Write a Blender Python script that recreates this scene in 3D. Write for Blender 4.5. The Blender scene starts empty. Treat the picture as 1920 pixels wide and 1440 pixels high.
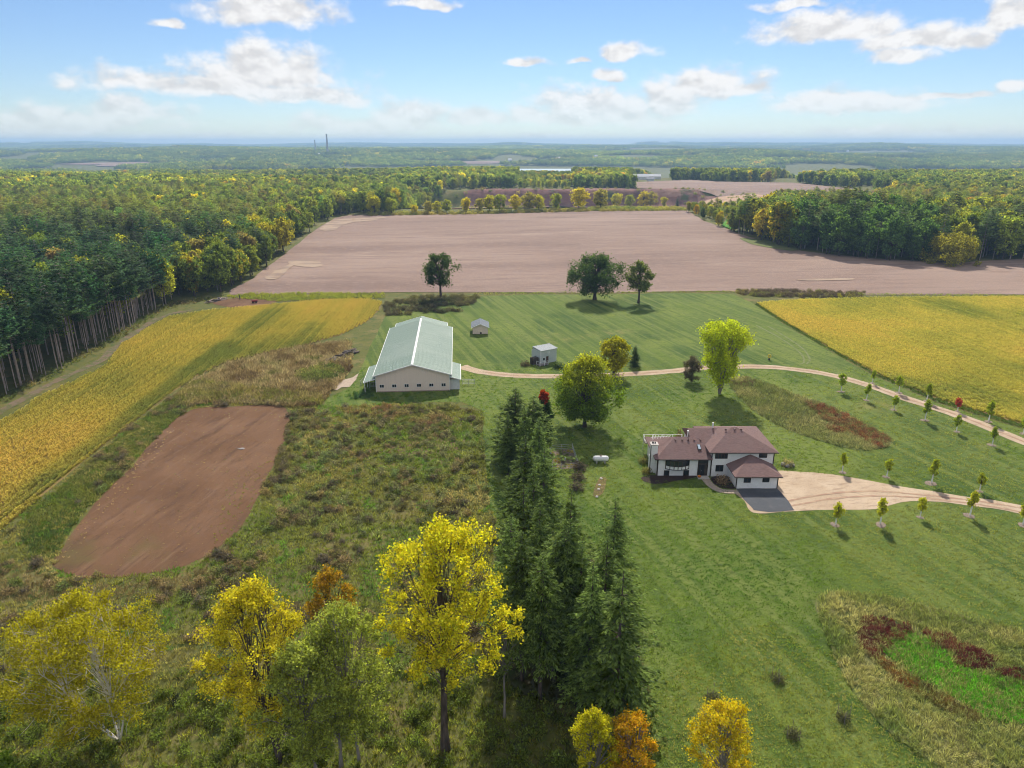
import bpy, math, random
import numpy as np
from mathutils import Vector
from mathutils.geometry import delaunay_2d_cdt

# ------------------------------------------------------------------ camera, sky, sun, exposure
scene = bpy.context.scene
COL = scene.collection
CAM_H, FOC, HORIZON_ROW = 60.0, 1321.0, 452.0       # drone height (m), focal length in 1920-wide picture units
PITCH = math.atan(HORIZON_ROW / FOC)
cam_data = bpy.data.cameras.new('camera')
cam_data.sensor_width = 36.0
cam_data.lens = 36.0 * FOC / 1920.0
cam_data.clip_start, cam_data.clip_end = 0.5, 60000.0
camera = bpy.data.objects.new('camera', cam_data)
COL.objects.link(camera)
camera.location = (0, 0, CAM_H)
camera.rotation_euler = (math.pi / 2 - PITCH, 0, 0)
scene.camera = camera

SUN_EL, SUN_AZ = math.radians(40), math.radians(6)    # behind the scene, close to the view axis
HAZE = 0.000115                                         # density of the hazy air
SUN_STRENGTH, SKY_STRENGTH, EXPOSURE = 2.4, 0.058, 1.35
sun_data = bpy.data.lights.new('sun', 'SUN')
sun_data.energy, sun_data.angle, sun_data.color = SUN_STRENGTH, math.radians(0.8), (1.0, 0.93, 0.82)
sun = bpy.data.objects.new('sun', sun_data)
COL.objects.link(sun)
S_DIR = Vector((math.sin(SUN_AZ) * math.cos(SUN_EL), math.cos(SUN_AZ) * math.cos(SUN_EL), math.sin(SUN_EL)))
sun.rotation_euler = S_DIR.to_track_quat('Z', 'Y').to_euler()
sun.location = (0, 0, 400)

vs = scene.view_settings
vs.view_transform, vs.look, vs.exposure, vs.gamma = 'Standard', 'None', EXPOSURE, 1.0
vs.use_curve_mapping = False
cy = scene.cycles
cy.use_denoising = True
cy.filter_width = 1.05
cy.use_adaptive_sampling, cy.adaptive_threshold, cy.adaptive_min_samples = True, 0.02, 12
cy.max_bounces, cy.diffuse_bounces, cy.glossy_bounces, cy.transmission_bounces = 4, 3, 1, 3
cy.volume_bounces, cy.transparent_max_bounces = 0, 8
cy.caustics_reflective = cy.caustics_refractive = False
cy.sample_clamp_indirect = 4.0

def cam_ray(px, py):
    u, v = (px - 960) / FOC, (720 - py) / FOC
    return np.array([u, math.cos(PITCH) + v * math.sin(PITCH), -math.sin(PITCH) + v * math.cos(PITCH)])

world = bpy.data.worlds.new('World')
scene.world = world
world.use_nodes = True

class NT:
    """small node-tree helper"""
    def __init__(s, tree): s.t, s.n, s.l = tree, tree.nodes, tree.links
    def new(s, typ, **kw):
        nd = s.n.new(typ)
        for k, v in kw.items(): setattr(nd, k, v)
        return nd
    def put(s, sock, val):
        if isinstance(val, bpy.types.NodeSocket): s.l.new(val, sock)
        elif val is not None: sock.default_value = val
    def math(s, op, a, b=None, c=None, clamp=False):
        nd = s.new('ShaderNodeMath', operation=op, use_clamp=clamp)
        for i, v in enumerate((a, b, c)): s.put(nd.inputs[i], v)
        return nd.outputs[0]
    def vmath(s, op, a, b=None):
        nd = s.new('ShaderNodeVectorMath', operation=op)
        s.put(nd.inputs[0], a)
        if b is not None: s.put(nd.inputs[1], b)
        return nd.outputs[1] if op in ('LENGTH', 'DOT_PRODUCT', 'DISTANCE') else nd.outputs[0]
    def mix(s, f, a, b, blend='MIX'):
        nd = s.new('ShaderNodeMix', data_type='RGBA', blend_type=blend)
        for i, v in ((0, f), (6, a), (7, b)):
            if isinstance(v, tuple) and len(v) == 3: v = (*v, 1)
            s.put(nd.inputs[i], v)
        return nd.outputs[2]
    def noise(s, vec, scale, detail=4, rough=0.55, dist=0.0):
        nd = s.new('ShaderNodeTexNoise')
        s.put(nd.inputs['Vector'], vec)
        for k, v in (('Scale', scale), ('Detail', detail), ('Roughness', rough), ('Distortion', dist)): s.put(nd.inputs[k], v)
        return nd.outputs[0]
    def step(s, v, lo, hi, a=0.0, b=1.0):
        nd = s.new('ShaderNodeMapRange', interpolation_type='SMOOTHSTEP')
        for i, x in enumerate((v, lo, hi, a, b)): s.put(nd.inputs[i], x)
        return nd.outputs[0]
    def map(s, vec, loc=(0, 0, 0), rot=(0, 0, 0), scale=(1, 1, 1)):
        nd = s.new('ShaderNodeMapping', vector_type='TEXTURE')      # turn first, then stretch: a small x scale draws streaks out along the turned x axis
        s.put(nd.inputs[0], vec)
        for i, v in ((1, loc), (2, rot), (3, tuple(1 / k for k in scale))): nd.inputs[i].default_value = v
        return nd.outputs[0]

# cumulus in view: direction of centre and half extents, given in picture units, kept as angles
CLOUDS = [(400, 158, 205, 20), (500, 128, 130, 42), (575, 172, 110, 20), (150, 222, 150, 22), (240, 205, 90, 18),
          (690, 232, 150, 18), (770, 212, 75, 26), (895, 217, 60, 15), (1120, 200, 150, 36), (1000, 212, 60, 18), (1255, 185, 70, 30),
          (1320, 158, 95, 28), (1400, 170, 40, 15), (1600, 186, 125, 24), (1555, 47, 122, 28), (1730, 68, 100, 20), (1690, 100, 42, 13),
          (1178, 95, 45, 16), (1135, 140, 35, 12), (985, 114, 36, 9), (500, 15, 120, 28), (1480, 2, 60, 8), (1902, 26, 42, 24),
          (320, 47, 30, 7), (1810, 256, 160, 16), (1430, 266, 120, 10), (1600, 248, 80, 10), (340, 262, 150, 12), (1000, 258, 120, 8),
          (60, 240, 120, 14), (1905, 165, 30, 10), (700, 255, 80, 9), (800, 5, 60, 8), (1080, 115, 24, 6), (1765, 178, 60, 6)]
def build_world():
    t = NT(world.node_tree)
    t.n.clear()
    out = t.new('ShaderNodeOutputWorld')
    bg = t.new('ShaderNodeBackground')
    sky = t.new('ShaderNodeTexSky', sky_type='NISHITA', sun_disc=False)
    sky.sun_elevation, sky.sun_rotation = SUN_EL, SUN_AZ
    sky.air_density, sky.dust_density, sky.ozone_density, sky.altitude = 1.0, 0.0, 3.0, 300
    d = t.new('ShaderNodeTexCoord').outputs['Generated']
    sep = t.new('ShaderNodeSeparateXYZ'); t.l.new(d, sep.inputs[0])
    az = t.math('ARCTAN2', sep.outputs[0], sep.outputs[1])
    el = t.math('ARCSINE', sep.outputs[2])
    ae = t.new('ShaderNodeCombineXYZ'); t.l.new(az, ae.inputs[0]); t.l.new(el, ae.inputs[1])
    ae = ae.outputs[0]
    warp = t.new('ShaderNodeTexNoise'); t.put(warp.inputs['Vector'], ae)
    warp.inputs['Scale'].default_value, warp.inputs['Detail'].default_value = 14, 3
    off = t.vmath('SUBTRACT', warp.outputs['Color'], (0.5, 0.5, 0.5))
    aew = t.vmath('ADD', ae, t.vmath('MULTIPLY', off, (0.075, 0.03, 0)))
    m = None
    for (cx, cyy, hw, hh) in CLOUDS:
        r = cam_ray(cx, cyy + hh * 0.35); r /= np.linalg.norm(r)
        a0, e0 = math.atan2(r[0], r[1]), math.asin(r[2])
        k = 1 / 1400.0
        df = t.vmath('MULTIPLY', t.vmath('SUBTRACT', aew, (a0, e0, 0)), (1 / (hw * k * 1.15), 1 / (hh * k * 1.5), 0))
        sp = t.new('ShaderNodeSeparateXYZ'); t.l.new(df, sp.inputs[0])
        yy = t.math('MAXIMUM', sp.outputs[1], t.math('MULTIPLY', sp.outputs[1], -2.0))
        ln = t.math('SQRT', t.math('ADD', t.math('MULTIPLY', sp.outputs[0], sp.outputs[0]), t.math('MULTIPLY', yy, yy)))
        v = t.math('SUBTRACT', 1.0, ln)
        m = v if m is None else t.math('MAXIMUM', m, v)
    # denser cumulus over the unseen sky, added as white fill for shaded sides
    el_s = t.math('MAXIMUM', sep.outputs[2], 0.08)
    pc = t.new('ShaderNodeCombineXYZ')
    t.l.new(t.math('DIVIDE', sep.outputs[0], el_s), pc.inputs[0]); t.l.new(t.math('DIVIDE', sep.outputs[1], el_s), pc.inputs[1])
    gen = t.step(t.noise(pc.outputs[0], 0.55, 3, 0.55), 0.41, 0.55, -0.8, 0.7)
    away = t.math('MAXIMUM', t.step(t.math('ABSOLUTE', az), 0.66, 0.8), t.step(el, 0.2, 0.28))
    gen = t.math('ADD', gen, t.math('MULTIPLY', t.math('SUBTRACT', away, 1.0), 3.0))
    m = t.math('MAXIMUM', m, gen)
    st = t.map(ae, scale=(1, 1.5, 1))
    n1 = t.noise(st, 26, 6, 0.62, 0.0)
    n2 = t.noise(t.vmath('ADD', st, (0.004, 0.014, 0)), 26, 3, 0.55, 0.0)
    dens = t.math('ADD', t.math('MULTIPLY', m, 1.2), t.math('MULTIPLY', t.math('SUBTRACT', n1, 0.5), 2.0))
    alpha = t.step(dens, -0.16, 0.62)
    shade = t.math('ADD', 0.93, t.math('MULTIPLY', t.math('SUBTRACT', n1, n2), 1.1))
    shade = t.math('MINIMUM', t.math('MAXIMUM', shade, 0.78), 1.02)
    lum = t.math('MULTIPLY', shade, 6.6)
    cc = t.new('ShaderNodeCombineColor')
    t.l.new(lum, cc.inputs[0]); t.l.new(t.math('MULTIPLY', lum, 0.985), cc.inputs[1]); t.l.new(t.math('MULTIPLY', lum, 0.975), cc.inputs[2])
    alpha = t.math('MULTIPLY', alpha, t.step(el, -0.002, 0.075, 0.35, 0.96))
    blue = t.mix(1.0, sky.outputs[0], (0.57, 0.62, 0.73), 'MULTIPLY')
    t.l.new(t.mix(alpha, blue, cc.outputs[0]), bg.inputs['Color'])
    bg.inputs['Strength'].default_value = SKY_STRENGTH
    t.l.new(bg.outputs[0], out.inputs[0])
build_world()

# ------------------------------------------------------------------ noise, terrain, survey helpers
def _hash(ix, iy, seed):
    h = (ix.astype(np.int64) * 374761393 + iy.astype(np.int64) * 668265263 + seed * 974634777) & 0xFFFFFFFF
    h = ((h ^ (h >> 13)) * 1274126177) & 0xFFFFFFFF
    return ((h ^ (h >> 16)) & 0xFFFFFF) / float(0xFFFFFF)
def vnoise(x, y, scale, seed=0):
    x, y = np.asarray(x, float) / scale, np.asarray(y, float) / scale
    ix, iy = np.floor(x), np.floor(y)
    fx, fy = x - ix, y - iy
    fx, fy = fx * fx * (3 - 2 * fx), fy * fy * (3 - 2 * fy)
    a, b = _hash(ix, iy, seed), _hash(ix + 1, iy, seed)
    c, d = _hash(ix, iy + 1, seed), _hash(ix + 1, iy + 1, seed)
    return (a * (1 - fx) + b * fx) * (1 - fy) + (c * (1 - fx) + d * fx) * fy
def fbm(x, y, scale, seed=0, octaves=4):
    v, amp, tot = 0.0, 1.0, 0.0
    for i in range(octaves):
        v = v + amp * vnoise(x, y, scale / 2 ** i, seed + i * 17); tot += amp; amp *= 0.55
    return v / tot
def sstep(a, b, v):
    t = np.clip((np.asarray(v, float) - a) / (b - a), 0, 1)
    return t * t * (3 - 2 * t)

def hgt(x, y):
    """height of the ground above the farmyard, metres"""
    x, y = np.asarray(x, float), np.asarray(y, float)
    r = np.hypot(x, y)
    z = np.zeros(np.broadcast(x, y).shape)
    # dry swale and wet hollow on the lawn
    z = z - 0.9 * np.exp(-(((x - 68) + (y - 146) * 0.55) / 10) ** 2 - (((y - 146) - (x - 68) * 0.35) / 7) ** 2)
    z = z - 1.0 * np.exp(-((x - 47) / 9) ** 2 - ((y - 70) / 8) ** 2)
    # the big field swells a little
    z = z + 2.0 * np.exp(-((x - 60) / 200) ** 2 - ((y - 560) / 130) ** 2)
    # gravel pit behind the tree row
    px = sstep(-150, -90, x) * (1 - sstep(215, 300, x + 20 * (vnoise(x, y, 60, 5) - .5)))
    edge = 975 + 40 * (fbm(x, y, 90, 9) - .5)
    z = z - 20 * px * sstep(690, 760, y) * (1 - sstep(edge - 34, edge, y))
    # wooded ravine on the left
    z = z - 34 * np.exp(-((y - 1330 + 0.35 * (x + 400)) / 150) ** 2) * (1 - sstep(-330, -120, x)) * sstep(-1900, -1300, x)
    # river valley and the country beyond
    yy = y + 0.12 * x + 260 * (fbm(x, y, 900, 3) - .5)
    z = z - 48 * sstep(1350, 2150, yy) * (1 - sstep(2750, 4300, yy))
    z = z + sstep(1150, 2800, r) * 62 * (fbm(x, y, 1200, 21, 3) - .5) + sstep(3500, 6000, r) * 75 * (fbm(x, y, 2400, 33, 3) - .5)
    lake = np.exp(-((x - 110) / 150) ** 4 - ((y - 2780) / 260) ** 4)
    z = z * (1 - lake) - 48 * lake
    z = z + sstep(8500, 14500, r) * (24 + 26 * (fbm(x, y, 3000, 41) - .5))
    return z
def at(px, py):
    """survey: where the sight line through a picture point meets the ground"""
    d = cam_ray(px, py)
    if py < 348:                                     # grazing sight lines: walk out until the ground is met
        ts = np.geomspace(500, 19000, 900); gap = CAM_H + d[2] * ts - hgt(d[0] * ts, d[1] * ts); k = int(np.argmax(gap < 0)) if (gap < 0).any() else 899
        return np.array([d[0] * ts[k], d[1] * ts[k]])
    z = 0.0
    for _ in range(12):
        t = (z - CAM_H) / d[2]
        z = float(hgt(d[0] * t, d[1] * t))
    return np.array([d[0] * t, d[1] * t])
def at_y(px, py, Y):
    d = cam_ray(px, py); t = Y / d[1]
    return d[0] * t, CAM_H + d[2] * t
def rise(base, top_py):
    """height of an upright thing with its foot at base"""
    p = at(*base)
    return at_y(base[0], top_py, p[1])[1] - float(hgt(*p))
def span(px_width, base):
    p = at(*base)
    return px_width * (p[1] * math.cos(PITCH) + (CAM_H - float(hgt(*p))) * math.sin(PITCH)) / FOC
def world_poly(pts): return np.array([at(*p) for p in pts])
def inside(poly, x, y):
    x, y = np.asarray(x), np.asarray(y)
    res = np.zeros(x.shape, bool)
    n = len(poly)
    for i in range(n):
        x1, y1 = poly[i]; x2, y2 = poly[(i + 1) % n]
        if y1 == y2: continue
        c = ((y1 > y) != (y2 > y)) & (x < (x2 - x1) * (y - y1) / (y2 - y1) + x1)
        res ^= c
    return res
def densify(pts, step, jitter=0.0, seed=0, closed=True):
    pts = np.asarray(pts, float); out = []
    n = len(pts)
    for i in range(n if closed else n - 1):
        a, b = pts[i], pts[(i + 1) % n]
        k = max(1, int(np.linalg.norm(b - a) / step))
        for j in range(k): out.append(a + (b - a) * j / k)
    if not closed: out.append(pts[-1])
    out = np.array(out)
    if jitter:
        out[:, 0] += jitter * 2 * (fbm(out[:, 0], out[:, 1], step * 3, seed) - .5)
        out[:, 1] += jitter * 2 * (fbm(out[:, 0], out[:, 1], step * 3, seed + 77) - .5)
    return out
def smooth_curve(pts, per=8):
    p = np.asarray(pts, float); p = np.vstack([2 * p[0] - p[1], p, 2 * p[-1] - p[-2]]); out = []
    for i in range(1, len(p) - 2):
        for j in range(per):
            t = j / per
            out.append(0.5 * ((2 * p[i]) + (p[i + 1] - p[i - 1]) * t + (2 * p[i - 1] - 5 * p[i] + 4 * p[i + 1] - p[i + 2]) * t * t
                              + (-p[i - 1] + 3 * p[i] - 3 * p[i + 1] + p[i + 2]) * t ** 3))
    out.append(p[-2]); return np.array(out)
def smooth_poly(pts, per=6):
    p = np.asarray(pts, float); n = len(p); out = []
    for i in range(n):
        a, b, c, d = p[i - 1], p[i], p[(i + 1) % n], p[(i + 2) % n]
        for j in range(per):
            t = j / per
            out.append(0.5 * (2 * b + (c - a) * t + (2 * a - 5 * b + 4 * c - d) * t * t + (-a + 3 * b - 3 * c + d) * t ** 3))
    return np.array(out)

# ------------------------------------------------------------------ object helpers
def tag(o, label=None, cat=None, group=None, kind=None):
    for k, v in (('label', label), ('category', cat), ('group', group), ('kind', kind)):
        if v: o[k] = v
    return o
def link(name, data, parent=None, loc=None, rz=0.0):
    o = bpy.data.objects.new(name, data); COL.objects.link(o)
    if parent is not None: o.parent = parent
    if loc is not None: o.location = loc
    if rz: o.rotation_euler[2] = rz
    return o
def thing(name, label, cat, loc=(0, 0, 0), rz=0.0, group=None):
    o = link(name, None, None, loc, rz); o.empty_display_size = 0.3
    return tag(o, label, cat, group)
class MB:
    def __init__(s, origin=(0, 0, 0)): s.v, s.f, s.o = [], [], origin
    def add(s, verts, faces):
        n = len(s.v); s.v += [tuple(map(float, v)) for v in verts]; s.f += [tuple(i + n for i in f) for f in faces]; return s
    def box(s, x0, x1, y0, y1, z0, z1):
        return s.add([(x0, y0, z0), (x1, y0, z0), (x1, y1, z0), (x0, y1, z0), (x0, y0, z1), (x1, y0, z1), (x1, y1, z1), (x0, y1, z1)],
                     [(0, 3, 2, 1), (4, 5, 6, 7), (0, 1, 5, 4), (1, 2, 6, 5), (2, 3, 7, 6), (3, 0, 4, 7)])
    def solid(s, bottom, top):
        """closed solid between two loops of the same length"""
        n = len(bottom)
        return s.add(list(bottom) + list(top), [tuple(range(n))[::-1], tuple(range(n, 2 * n))] + [(i, (i + 1) % n, n + (i + 1) % n, n + i) for i in range(n)])
    def tube(s, pts, radii, sides=8, cap=True):
        pts = [Vector(p) for p in pts]; n = len(pts); V, Fc = [], []
        if not hasattr(radii, '__len__'): radii = [radii] * n
        for i, p in enumerate(pts):
            d = (pts[min(i + 1, n - 1)] - pts[max(i - 1, 0)]).normalized()
            a = d.orthogonal().normalized() if abs(d.z) > 0.95 else d.cross(Vector((0, 0, 1))).normalized()
            b = d.cross(a)
            for k in range(sides):
                th = 2 * math.pi * k / sides
                V.append(p + (a * math.cos(th) + b * math.sin(th)) * radii[i])
        for i in range(n - 1):
            for k in range(sides):
                Fc.append((i * sides + k, i * sides + (k + 1) % sides, (i + 1) * sides + (k + 1) % sides, (i + 1) * sides + k))
        if cap: Fc += [tuple(range(sides))[::-1], tuple(range((n - 1) * sides, n * sides))]
        return s.add(V, Fc)
    def beam(s, a, b, w, h=None):
        a, b = Vector(a), Vector(b); d = (b - a).normalized(); h = h or w
        u = d.cross(Vector((0, 0, 1))); u = u.normalized() if u.length > .05 else Vector((1, 0, 0)); v = u.cross(d).normalized()
        c = [(-w / 2, -h / 2), (w / 2, -h / 2), (w / 2, h / 2), (-w / 2, h / 2)]
        return s.solid([a + u * p + v * q for p, q in c], [b + u * p + v * q for p, q in c])
    def build(s, name, mat, parent=None, bevel=0.0, smooth=False):
        me = bpy.data.meshes.new(name); me.from_pydata([(a - s.o[0], b - s.o[1], c - s.o[2]) for a, b, c in s.v], [], s.f); me.update()
        me.materials.append(mat)
        if smooth: me.polygons.foreach_set('use_smooth', [True] * len(me.polygons))
        o = link(name, me, parent)
        if bevel:
            b = o.modifiers.new('bevel', 'BEVEL'); b.width = bevel; b.segments = 2
        return o

# ------------------------------------------------------------------ materials
MATS = {}
def surf(name, c1, c2=None, scale=1.0, rough=0.8, bump=0.0, bump_scale=None, spec=0.2, metal=0.0, stretch=(1, 1, 1), c3=None, scale3=0.1, lo=0.35, hi=0.65, rot=0.0, detail=6):
    """plain procedural surface: two or three colours broken up by noise, with relief"""
    if name in MATS: return MATS[name]
    m = bpy.data.materials.new(name); m.use_nodes = True
    t = NT(m.node_tree); b = t.n['Principled BSDF']
    pos = t.new('ShaderNodeTexCoord').outputs['Object']
    vec = t.map(pos, rot=(0, 0, rot), scale=stretch)
    n = t.noise(vec, scale, detail, 0.6)
    col = t.mix(t.step(n, lo, hi), c1, c2 or tuple(x * 0.8 for x in c1))
    if c3: col = t.mix(t.step(t.noise(pos, scale3, 5, 0.6), 0.48, 0.68), col, c3)
    t.l.new(col, b.inputs['Base Color'])
    b.inputs['Roughness'].default_value = rough; b.inputs['Specular IOR Level'].default_value = spec; b.inputs['Metallic'].default_value = metal
    if bump:
        bn = t.new('ShaderNodeBump'); bn.inputs['Strength'].default_value = 1.0; bn.inputs['Distance'].default_value = bump
        t.l.new(t.noise(vec, bump_scale or scale * 3, 6, 0.65), bn.inputs['Height']); t.l.new(bn.outputs[0], b.inputs['Normal'])
    MATS[name] = m
    return m
def glass(name='window_glass', col=(0.02, 0.026, 0.03)):
    if name in MATS: return MATS[name]
    m = surf(name, col, tuple(x * 1.5 for x in col), 0.7, 0.06, spec=0.6)
    return m

def leaf_material(name, transl=0.45, gloss=0.25):
    """foliage: colour comes from the plant's own tint and varies from leaf to leaf"""
    m = bpy.data.materials.new(name); m.use_nodes = True
    t = NT(m.node_tree); t.n.clear()
    out = t.new('ShaderNodeOutputMaterial')
    a = t.new('ShaderNodeAttribute', attribute_type='INSTANCER', attribute_name='tint')
    b = t.new('ShaderNodeAttribute', attribute_type='INSTANCER', attribute_name='tint2')
    v = t.new('ShaderNodeAttribute', attribute_type='GEOMETRY', attribute_name='lv')
    w = t.new('ShaderNodeAttribute', attribute_type='GEOMETRY', attribute_name='lw')
    col = t.mix(v.outputs['Fac'], a.outputs['Color'], b.outputs['Color'])
    col = t.mix(1.0, col, t.step(w.outputs['Fac'], 0, 1, 0.75, 1.85), 'MULTIPLY')
    p = t.new('ShaderNodeBsdfPrincipled')
    t.l.new(col, p.inputs['Base Color']); p.inputs['Roughness'].default_value = 0.75; p.inputs['Specular IOR Level'].default_value = gloss
    tr = t.new('ShaderNodeBsdfTranslucent'); t.l.new(t.mix(1.0, col, (1.12, 1.18, 0.65), 'MULTIPLY'), tr.inputs['Color'])
    mx = t.new('ShaderNodeMixShader'); mx.inputs[0].default_value = transl
    t.l.new(p.outputs[0], mx.inputs[1]); t.l.new(tr.outputs[0], mx.inputs[2]); t.l.new(mx.outputs[0], out.inputs[0])
    return m
LEAF = leaf_material('leaf', 0.55, 0.08)
NEEDLE = leaf_material('needle', 0.42, 0.04)
GRASS = leaf_material('grass_blade', 0.45, 0.04)
BARK = surf('bark', (0.12, 0.09, 0.075), (0.05, 0.04, 0.035), 3, 0.9, stretch=(1, 1, .2))
BARK_PINE = surf('pine_bark', (0.46, 0.37, 0.34), (0.28, 0.22, 0.2), 2, 0.9, stretch=(1, 1, .2))
BARK_WHITE = surf('white_bark', (0.62, 0.58, 0.52), (0.10, 0.08, 0.07), 2.2, 0.8, stretch=(1, 1, 2.5), lo=.55, hi=.66)

# ------------------------------------------------------------------ the ground, fields, roads
def np_mesh(name, V, faces_flat, counts, mats, smooth=False):
    me = bpy.data.meshes.new(name)
    V = np.asarray(V, np.float32); faces_flat = np.asarray(faces_flat, np.int32); counts = np.asarray(counts, np.int32)
    me.vertices.add(len(V)); me.vertices.foreach_set('co', V.ravel())
    me.loops.add(len(faces_flat)); me.loops.foreach_set('vertex_index', faces_flat)
    me.polygons.add(len(counts))
    st = np.zeros(len(counts), np.int32); st[1:] = np.cumsum(counts)[:-1]
    me.polygons.foreach_set('loop_start', st)
    for m in mats: me.materials.append(m)
    me.update(calc_edges=True)
    if smooth: me.polygons.foreach_set('use_smooth', np.ones(len(counts), bool))
    return me

def ground_mat(name, layers, bump=0.12, bump_scale=1.2, rough=0.95, stretch=(1, 1, 1), rot=0.0):
    """layers: first a base colour, then (colour, noise scale, lo, hi, stretch, rotation) laid over it where the noise is high"""
    m = bpy.data.materials.new(name); m.use_nodes = True
    t = NT(m.node_tree); b = t.n['Principled BSDF']
    pos = t.new('ShaderNodeTexCoord').outputs['Object']
    col = (*layers[0], 1)
    for i, (c, sc_, lo, hi, stc, ro) in enumerate(layers[1:]):
        vec = t.map(pos, loc=(i * 37.1, i * 11.7, 0), rot=(0, 0, ro), scale=stc)
        col = t.mix(t.step(t.noise(vec, sc_, 6, 0.62), lo, hi), col, c)
    t.put(b.inputs['Base Color'], col)
    b.inputs['Roughness'].default_value = rough; b.inputs['Specular IOR Level'].default_value = 0.1
    bn = t.new('ShaderNodeBump'); bn.inputs['Strength'].default_value = 1.0; bn.inputs['Distance'].default_value = bump
    t.l.new(t.noise(t.map(pos, rot=(0, 0, rot), scale=stretch), bump_scale, 8, 0.7), bn.inputs['Height']); t.l.new(bn.outputs[0], b.inputs['Normal'])
    return m
I1 = (1, 1, 1)
G_MEADOW = ground_mat('meadow_soil', [(0.115, 0.121, 0.032), ((0.189, 0.155, 0.061), .09, .45, .7, I1, 0), ((0.074, 0.101, 0.024), .35, .5, .66, I1, 0),
                                      ((0.203, 0.169, 0.088), .8, .58, .75, I1, 0)], 0.35, 0.9)
G_LAWN = ground_mat('lawn_grass', [(0.100, 0.148, 0.025), ((0.152, 0.194, 0.037), .020, .44, .58, I1, 0), ((0.053, 0.097, 0.019), .030, .46, .60, I1, 0),
                                   ((0.196, 0.188, 0.058), .028, .56, .70, (.6, 1, 1), .5), ((0.136, 0.174, 0.040), .48, .45, .58, (.02, 1, 1), -1.257), ((0.078, 0.123, 0.023), .36, .50, .62, (.02, 1, 1), -1.257),
                                   ((0.226, 0.218, 0.093), .14, .66, .80, (.4, 1.4, 1), .3), ((0.056, 0.087, 0.018), 1.1, .52, .70, (.4, 1, 1), .3), ((0.182, 0.203, 0.067), 2.2, .57, .72, (.4, 1, 1), .2)], 0.2, 3.0, stretch=(.4, 1, 1), rot=.3)
G_FIELD = ground_mat('tilled_soil', [(0.251, 0.174, 0.140), ((0.306, 0.220, 0.177), .010, .40, .64, (.45, 1, 1), .15), ((0.196, 0.133, 0.110), .022, .46, .66, (.3, 1, 1), .1),
                                     ((0.363, 0.273, 0.213), .014, .60, .74, (.5, 1.2, 1), .2), ((0.216, 0.148, 0.121), .22, .48, .68, (.10, 1, 1), .06), ((0.303, 0.223, 0.185), .9, .52, .7, (.3, 1, 1), .1), ((0.182, 0.125, 0.106), 1.6, .58, .74, I1, 0)], 0.22, 0.9, stretch=(.25, 1, 1), rot=.06)
G_ARENA = ground_mat('arena_soil', [(0.138, 0.074, 0.040), ((0.182, 0.102, 0.058), .05, .42, .66, I1, 0), ((0.098, 0.054, 0.032), .30, .48, .70, (.2, 1, 1), 1.36),
                                    ((0.205, 0.125, 0.075), .5, .55, .74, (.12, 1, 1), 1.36), ((0.120, 0.092, 0.036), .06, .56, .74, I1, 0), ((0.09, 0.05, 0.033), 1.6, .56, .72, (.12, 1, 1), 1.36), ((0.21, 0.125, 0.08), 3.5, .6, .75, I1, 0)], 0.10, 4)
G_SOY = ground_mat('bean_field_soil', [(0.20, 0.135, 0.06), ((0.29, 0.22, 0.05), .3, .4, .7, I1, 0)], 0.1, 3)
G_GRAVEL = ground_mat('gravel', [(0.43, 0.325, 0.225), ((0.50, 0.39, 0.28), .15, .4, .65, I1, 0), ((0.33, 0.24, 0.165), .9, .50, .7, (.35, 1.2, 1), .15), ((0.25, 0.18, 0.12), 4, .58, .75, I1, 0)], 0.05, 7)
G_TRACK = ground_mat('dirt_track', [(0.17, 0.125, 0.085), ((0.11, 0.115, 0.045), .3, .42, .58, I1, 0), ((0.24, 0.18, 0.13), 1.2, .55, .7, I1, 0)], 0.1, 2)
G_RUT = ground_mat('road_crown_soil', [(0.34, 0.22, 0.155), ((0.42, 0.30, 0.20), .6, .45, .62, I1, 0), ((0.20, 0.17, 0.08), .35, .58, .7, I1, 0)], 0.05, 5)
G_ASPHALT = ground_mat('asphalt', [(0.075, 0.08, 0.09), ((0.105, 0.11, 0.118), .35, .45, .7, I1, 0), ((0.2, 0.17, 0.14), .6, .64, .8, I1, 0)], 0.01, 20, 0.85)
G_PIT = ground_mat('pit_bank_soil', [(0.21, 0.105, 0.088), ((0.29, 0.18, 0.135), .02, .48, .65, (.4, 1, 1), 0), ((0.13, 0.07, 0.062), .05, .46, .66, (1, .25, 1), 0), ((0.09, 0.10, 0.04), .03, .56, .66, I1, 0)], 2.0, 0.1)
G_SAND = ground_mat('sand', [(0.42, 0.28, 0.19), ((0.32, 0.20, 0.135), .05, .5, .7, I1, 0)], .3, .2)
G_SANDY = ground_mat('sandy_soil', [(0.36, 0.27, 0.20), ((0.25, 0.18, 0.14), .12, .42, .6, (.4, 1, 1), 0)], .1, .9)
G_WET = ground_mat('wet_grass', [(0.078, 0.240, 0.017), ((0.060, 0.174, 0.019), .5, .5, .7, I1, 0)], .2, 1.5)
G_MULCH = ground_mat('mulch', [(0.042, 0.028, 0.026), ((0.07, 0.045, 0.04), 3, .5, .7, I1, 0)], .05, 9)
G_CHIP = ground_mat('wood_chips', [(0.27, 0.21, 0.175), ((0.17, 0.13, 0.105), 6, .45, .65, I1, 0)], .04, 12)
G_STONE = ground_mat('flagstone', [(0.42, 0.335, 0.26), ((0.34, 0.27, 0.215), 1.2, .45, .65, I1, 0)], .02, 6)
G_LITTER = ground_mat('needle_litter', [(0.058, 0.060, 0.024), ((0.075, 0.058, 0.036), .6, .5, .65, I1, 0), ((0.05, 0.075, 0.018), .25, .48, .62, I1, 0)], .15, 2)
G_ROUGH = ground_mat('rough_grass', [(0.127, 0.153, 0.047), ((0.189, 0.176, 0.078), .12, .45, .7, I1, 0), ((0.085, 0.117, 0.039), .7, .5, .7, (1, .4, 1), .6)], .18, 1.6, stretch=(1, .5, 1), rot=.6)
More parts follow.
